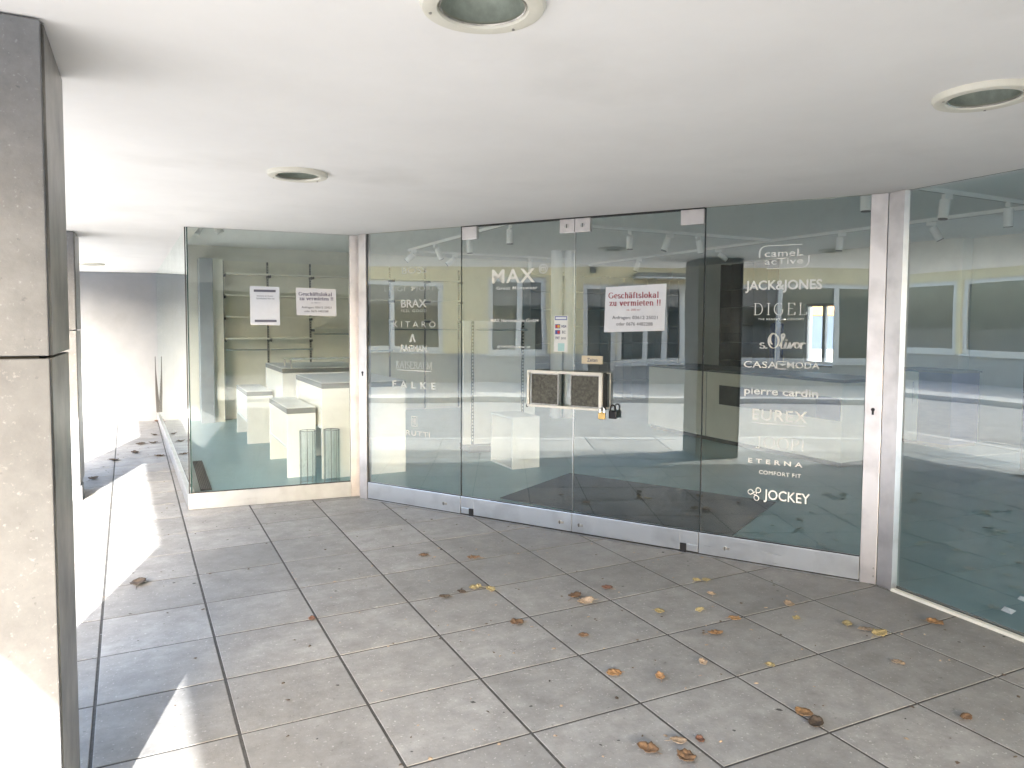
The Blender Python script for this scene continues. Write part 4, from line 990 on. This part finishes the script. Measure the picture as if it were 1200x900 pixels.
# ------------------------------------------------------------------ fallen leaves
def leaf_mesh(seed, size):
    """a dry leaf: pointed blade with a midrib, lobed rim, curled and lifted off the ground"""
    r = random.Random(seed); n = 9; curl = r.uniform(.25, .7); tw = r.uniform(-.5, .5); b = MB(); vs = []
    for i in range(n+1):
        u = i/n; wd = (.42+.06*r.random())*sin(pi*min(1, u*.92+.06))**.7*(1-.18*(i % 2)*r.random())
        zc = .10+.28*curl*(2*u-1)**2+.05*r.uniform(-1, 1)
        for sgn, k in ((-1, 1), (-1, .5), (0, 0), (1, .5), (1, 1)):
            y = sgn*wd*k; z = zc+curl*.9*(abs(y)**1.5)*(1+.5*r.uniform(-1, 1))+tw*y*(u-.5)*.6-(.03 if k == 0 else 0)
            vs.append((u-.5+.04*r.uniform(-1, 1)*k, y*(1-.25*curl*k), max(.012, z)))
    fs = [(i*5+j, i*5+j+1, (i+1)*5+j+1, (i+1)*5+j) for i in range(n) for j in range(4)]
    s = size; b.add([(x*s, y*s, z*s*.8) for x, y, z in vs], fs)
    k0 = len(b.v); b.tube((-.46*s, 0, .08*s), (-.82*s, .08*s*r.uniform(-1, 1), .02*s), .016*s, 5, r2=.009*s)
    return b
LV = [(1.69, 4.67, 'b', .075, 'brown leaf on the tiles left of the centre, below the first door panel'),
      (1.98, 4.47, 'b', .10, 'broad brown leaf below the second door joint'),
      (1.76, 3.95, 'y', .085, 'yellow leaf on top of the small heap in the middle of the paving'),
      (1.83, 3.88, 'y', .08, 'dull yellow leaf under the small heap in the middle of the paving'),
      (1.54, 3.90, 'd', .07, 'dark leaf left of the small heap in the middle'),
      (1.66, 3.93, 'd', .06, 'thin dark leaf touching the small heap in the middle'),
      (1.75, 3.38, 'b', .09, 'curled brown leaf on the tile joint in the middle of the paving'),
      (2.23, 3.56, 'b', .11, 'large brown leaf lying on a pale crumpled one right of the middle'),
      (2.24, 3.46, 't', .12, 'pale crumpled leaf under the large brown one right of the middle'),
      (2.48, 3.60, 'r', .075, 'small red leaf below the third door panel'),
      (1.99, 3.09, 'b', .06, 'small orange brown leaf standing on edge, centre of the paving'),
      (2.54, 3.17, 'y', .065, 'single pale yellow leaf right of centre'),
      (2.75, 3.08, 'y', .06, 'olive yellow leaf below the fourth door panel'),
      (2.98, 3.24, 't', .075, 'pale tan leaf near the right end of the doors'),
      (3.06, 3.46, 'y', .07, 'yellow leaf of a pair close to the doors, left one'),
      (3.12, 3.44, 'y', .07, 'yellow leaf of a pair close to the doors, right one'),
      (2.84, 2.90, 'o', .075, 'flat reddish orange leaf above the bright orange one'),
      (2.61, 2.80, 'o', .085, 'bright orange leaf right of centre'),
      (1.89, 2.68, 'o', .085, 'curled orange leaf near the joint crossing, lower middle'),
      (2.06, 2.56, 'o', .065, 'flat orange leaf beside the curled one, lower middle'),
      (2.33, 2.58, 't', .06, 'faint tan leaf in the lower right half'),
      (2.60, 2.42, 'y', .055, 'small cream leaf on a joint, lower right'),
      (3.27, 2.92, 't', .085, 'round tan leaf in front of the right door post'),
      (3.15, 2.76, 'y', .06, 'small yellow leaf below the round tan one'),
      (3.33, 2.58, 'y', .08, 'pale green yellow leaf in front of the right window post'),
      (3.36, 2.49, 't', .085, 'tan leaf in the cluster near the right window'),
      (3.375, 2.42, 'y', .10, 'golden leaf at the right end of the cluster near the right window'),
      (3.77, 2.38, 'o', .10, 'orange leaf at the right, closest to the right window sill'),
      (3.17, 2.17, 't', .07, 'pale pinkish leaf below the cluster at the right'),
      (2.40, 2.05, 'o', .085, 'curled orange leaf at the bottom right, the largest of its pair'),
      (2.375, 1.97, 'd', .09, 'dark rotten leaf under the curled orange one at the bottom right'),
      (2.97, 1.73, 'b', .06, 'thin brown leaf at the right edge near the bottom'),
      (1.75, 2.02, 'b', .10, 'brown olive leaf at the bottom edge of the photo'),
      (1.80, 2.12, 't', .07, 'tan leaf of the bottom group, upper left'),
      (1.88, 2.09, 'r', .055, 'reddish leaf of the bottom group, right'),
      (1.66, 2.13, 'b', .09, 'long brown leaf trailing left from the bottom group'),
      (-.06, 4.93, 'd', .13, 'brown leaf in the shade beside the sunlit patch at the left'),
      (.78, 3.92, 'r', .055, 'small red brown leaf on a joint at the left'),
      (.18, 13.0, 'r', .16, 'reddish leaf in the corner at the foot of the far wall'),
      (-.49, 8.46, 'd', .12, 'dark leaf in the shadow of the second pillar'),
      (-.34, 9.52, 'd', .14, 'dark leaf in the pillar shadow, farther left'),
      (-.13, 9.98, 'd', .13, 'dark leaf in the pillar shadow, nearer the window'),
      (-.07, 10.65, 'd', .13, 'dark leaf beyond the pillar shadow, left of two'),
      (.08, 10.66, 'd', .12, 'dark leaf beyond the pillar shadow, right of two'),
      (.10, 11.46, 'd', .12, 'dark leaf by the side window near the far wall'),
      (.13, 9.6, 'd', .12, 'dark leaf against the side window sill')]
for i, (x, y, c, s, lb) in enumerate(LV):
    o = leaf_mesh(i+3, s*.92).obj('fallen_leaf', 'leaf_'+c, smooth=True)
    o.location = (x, y, .001); o.rotation_euler = (random.uniform(-.1, .1), random.uniform(-.1, .1), random.uniform(0, 6.3))
    sd = o.modifiers.new('t', 'SOLIDIFY'); sd.thickness = .0012
    tag(o, lb, 'leaf', 'fallen leaves on the arcade floor')
# crumbs of leaves, grit and gum spots
def crumbs(name, mname, n, area, s0, s1, flat):
    b = MB(); r = random.Random(name)
    k = 0
    while k < n:
        x, y = r.uniform(*area[0]), r.uniform(*area[1])
        if inside_shop(x, y, -.03): continue
        k += 1; s = r.uniform(s0, s1); a = r.uniform(0, 6.3); m_ = r.randint(4, 6); e = r.uniform(.4, 1)
        P = []
        for i in range(m_):
            t_ = 2*pi*i/m_; px, py = s*cos(t_)*r.uniform(.7, 1.2), s*e*sin(t_)*r.uniform(.7, 1.2)
            P.append((x+px*cos(a)-py*sin(a), y+px*sin(a)+py*cos(a), .0018+r.uniform(0, flat)))
        b.add(P+[(x, y, .003+flat)], [(i, (i+1) % m_, m_) for i in range(m_)])
    return stuff(b.obj(name, mname))
crumbs('leaf_crumbs', 'leaf_d', 190, ((-.6, 4.0), (1.0, 12.5)), .004, .013, .004)
crumbs('leaf_fragments', 'leaf_t', 90, ((.8, 4.0), (1.4, 4.8)), .004, .014, .004)
crumbs('grit', 'plaster', 120, ((-.4, 4.0), (1.0, 9)), .002, .006, .002)
crumbs('gum_spots', 'joint', 70, ((-.4, 4.0), (1.0, 9)), .006, .014, .0)
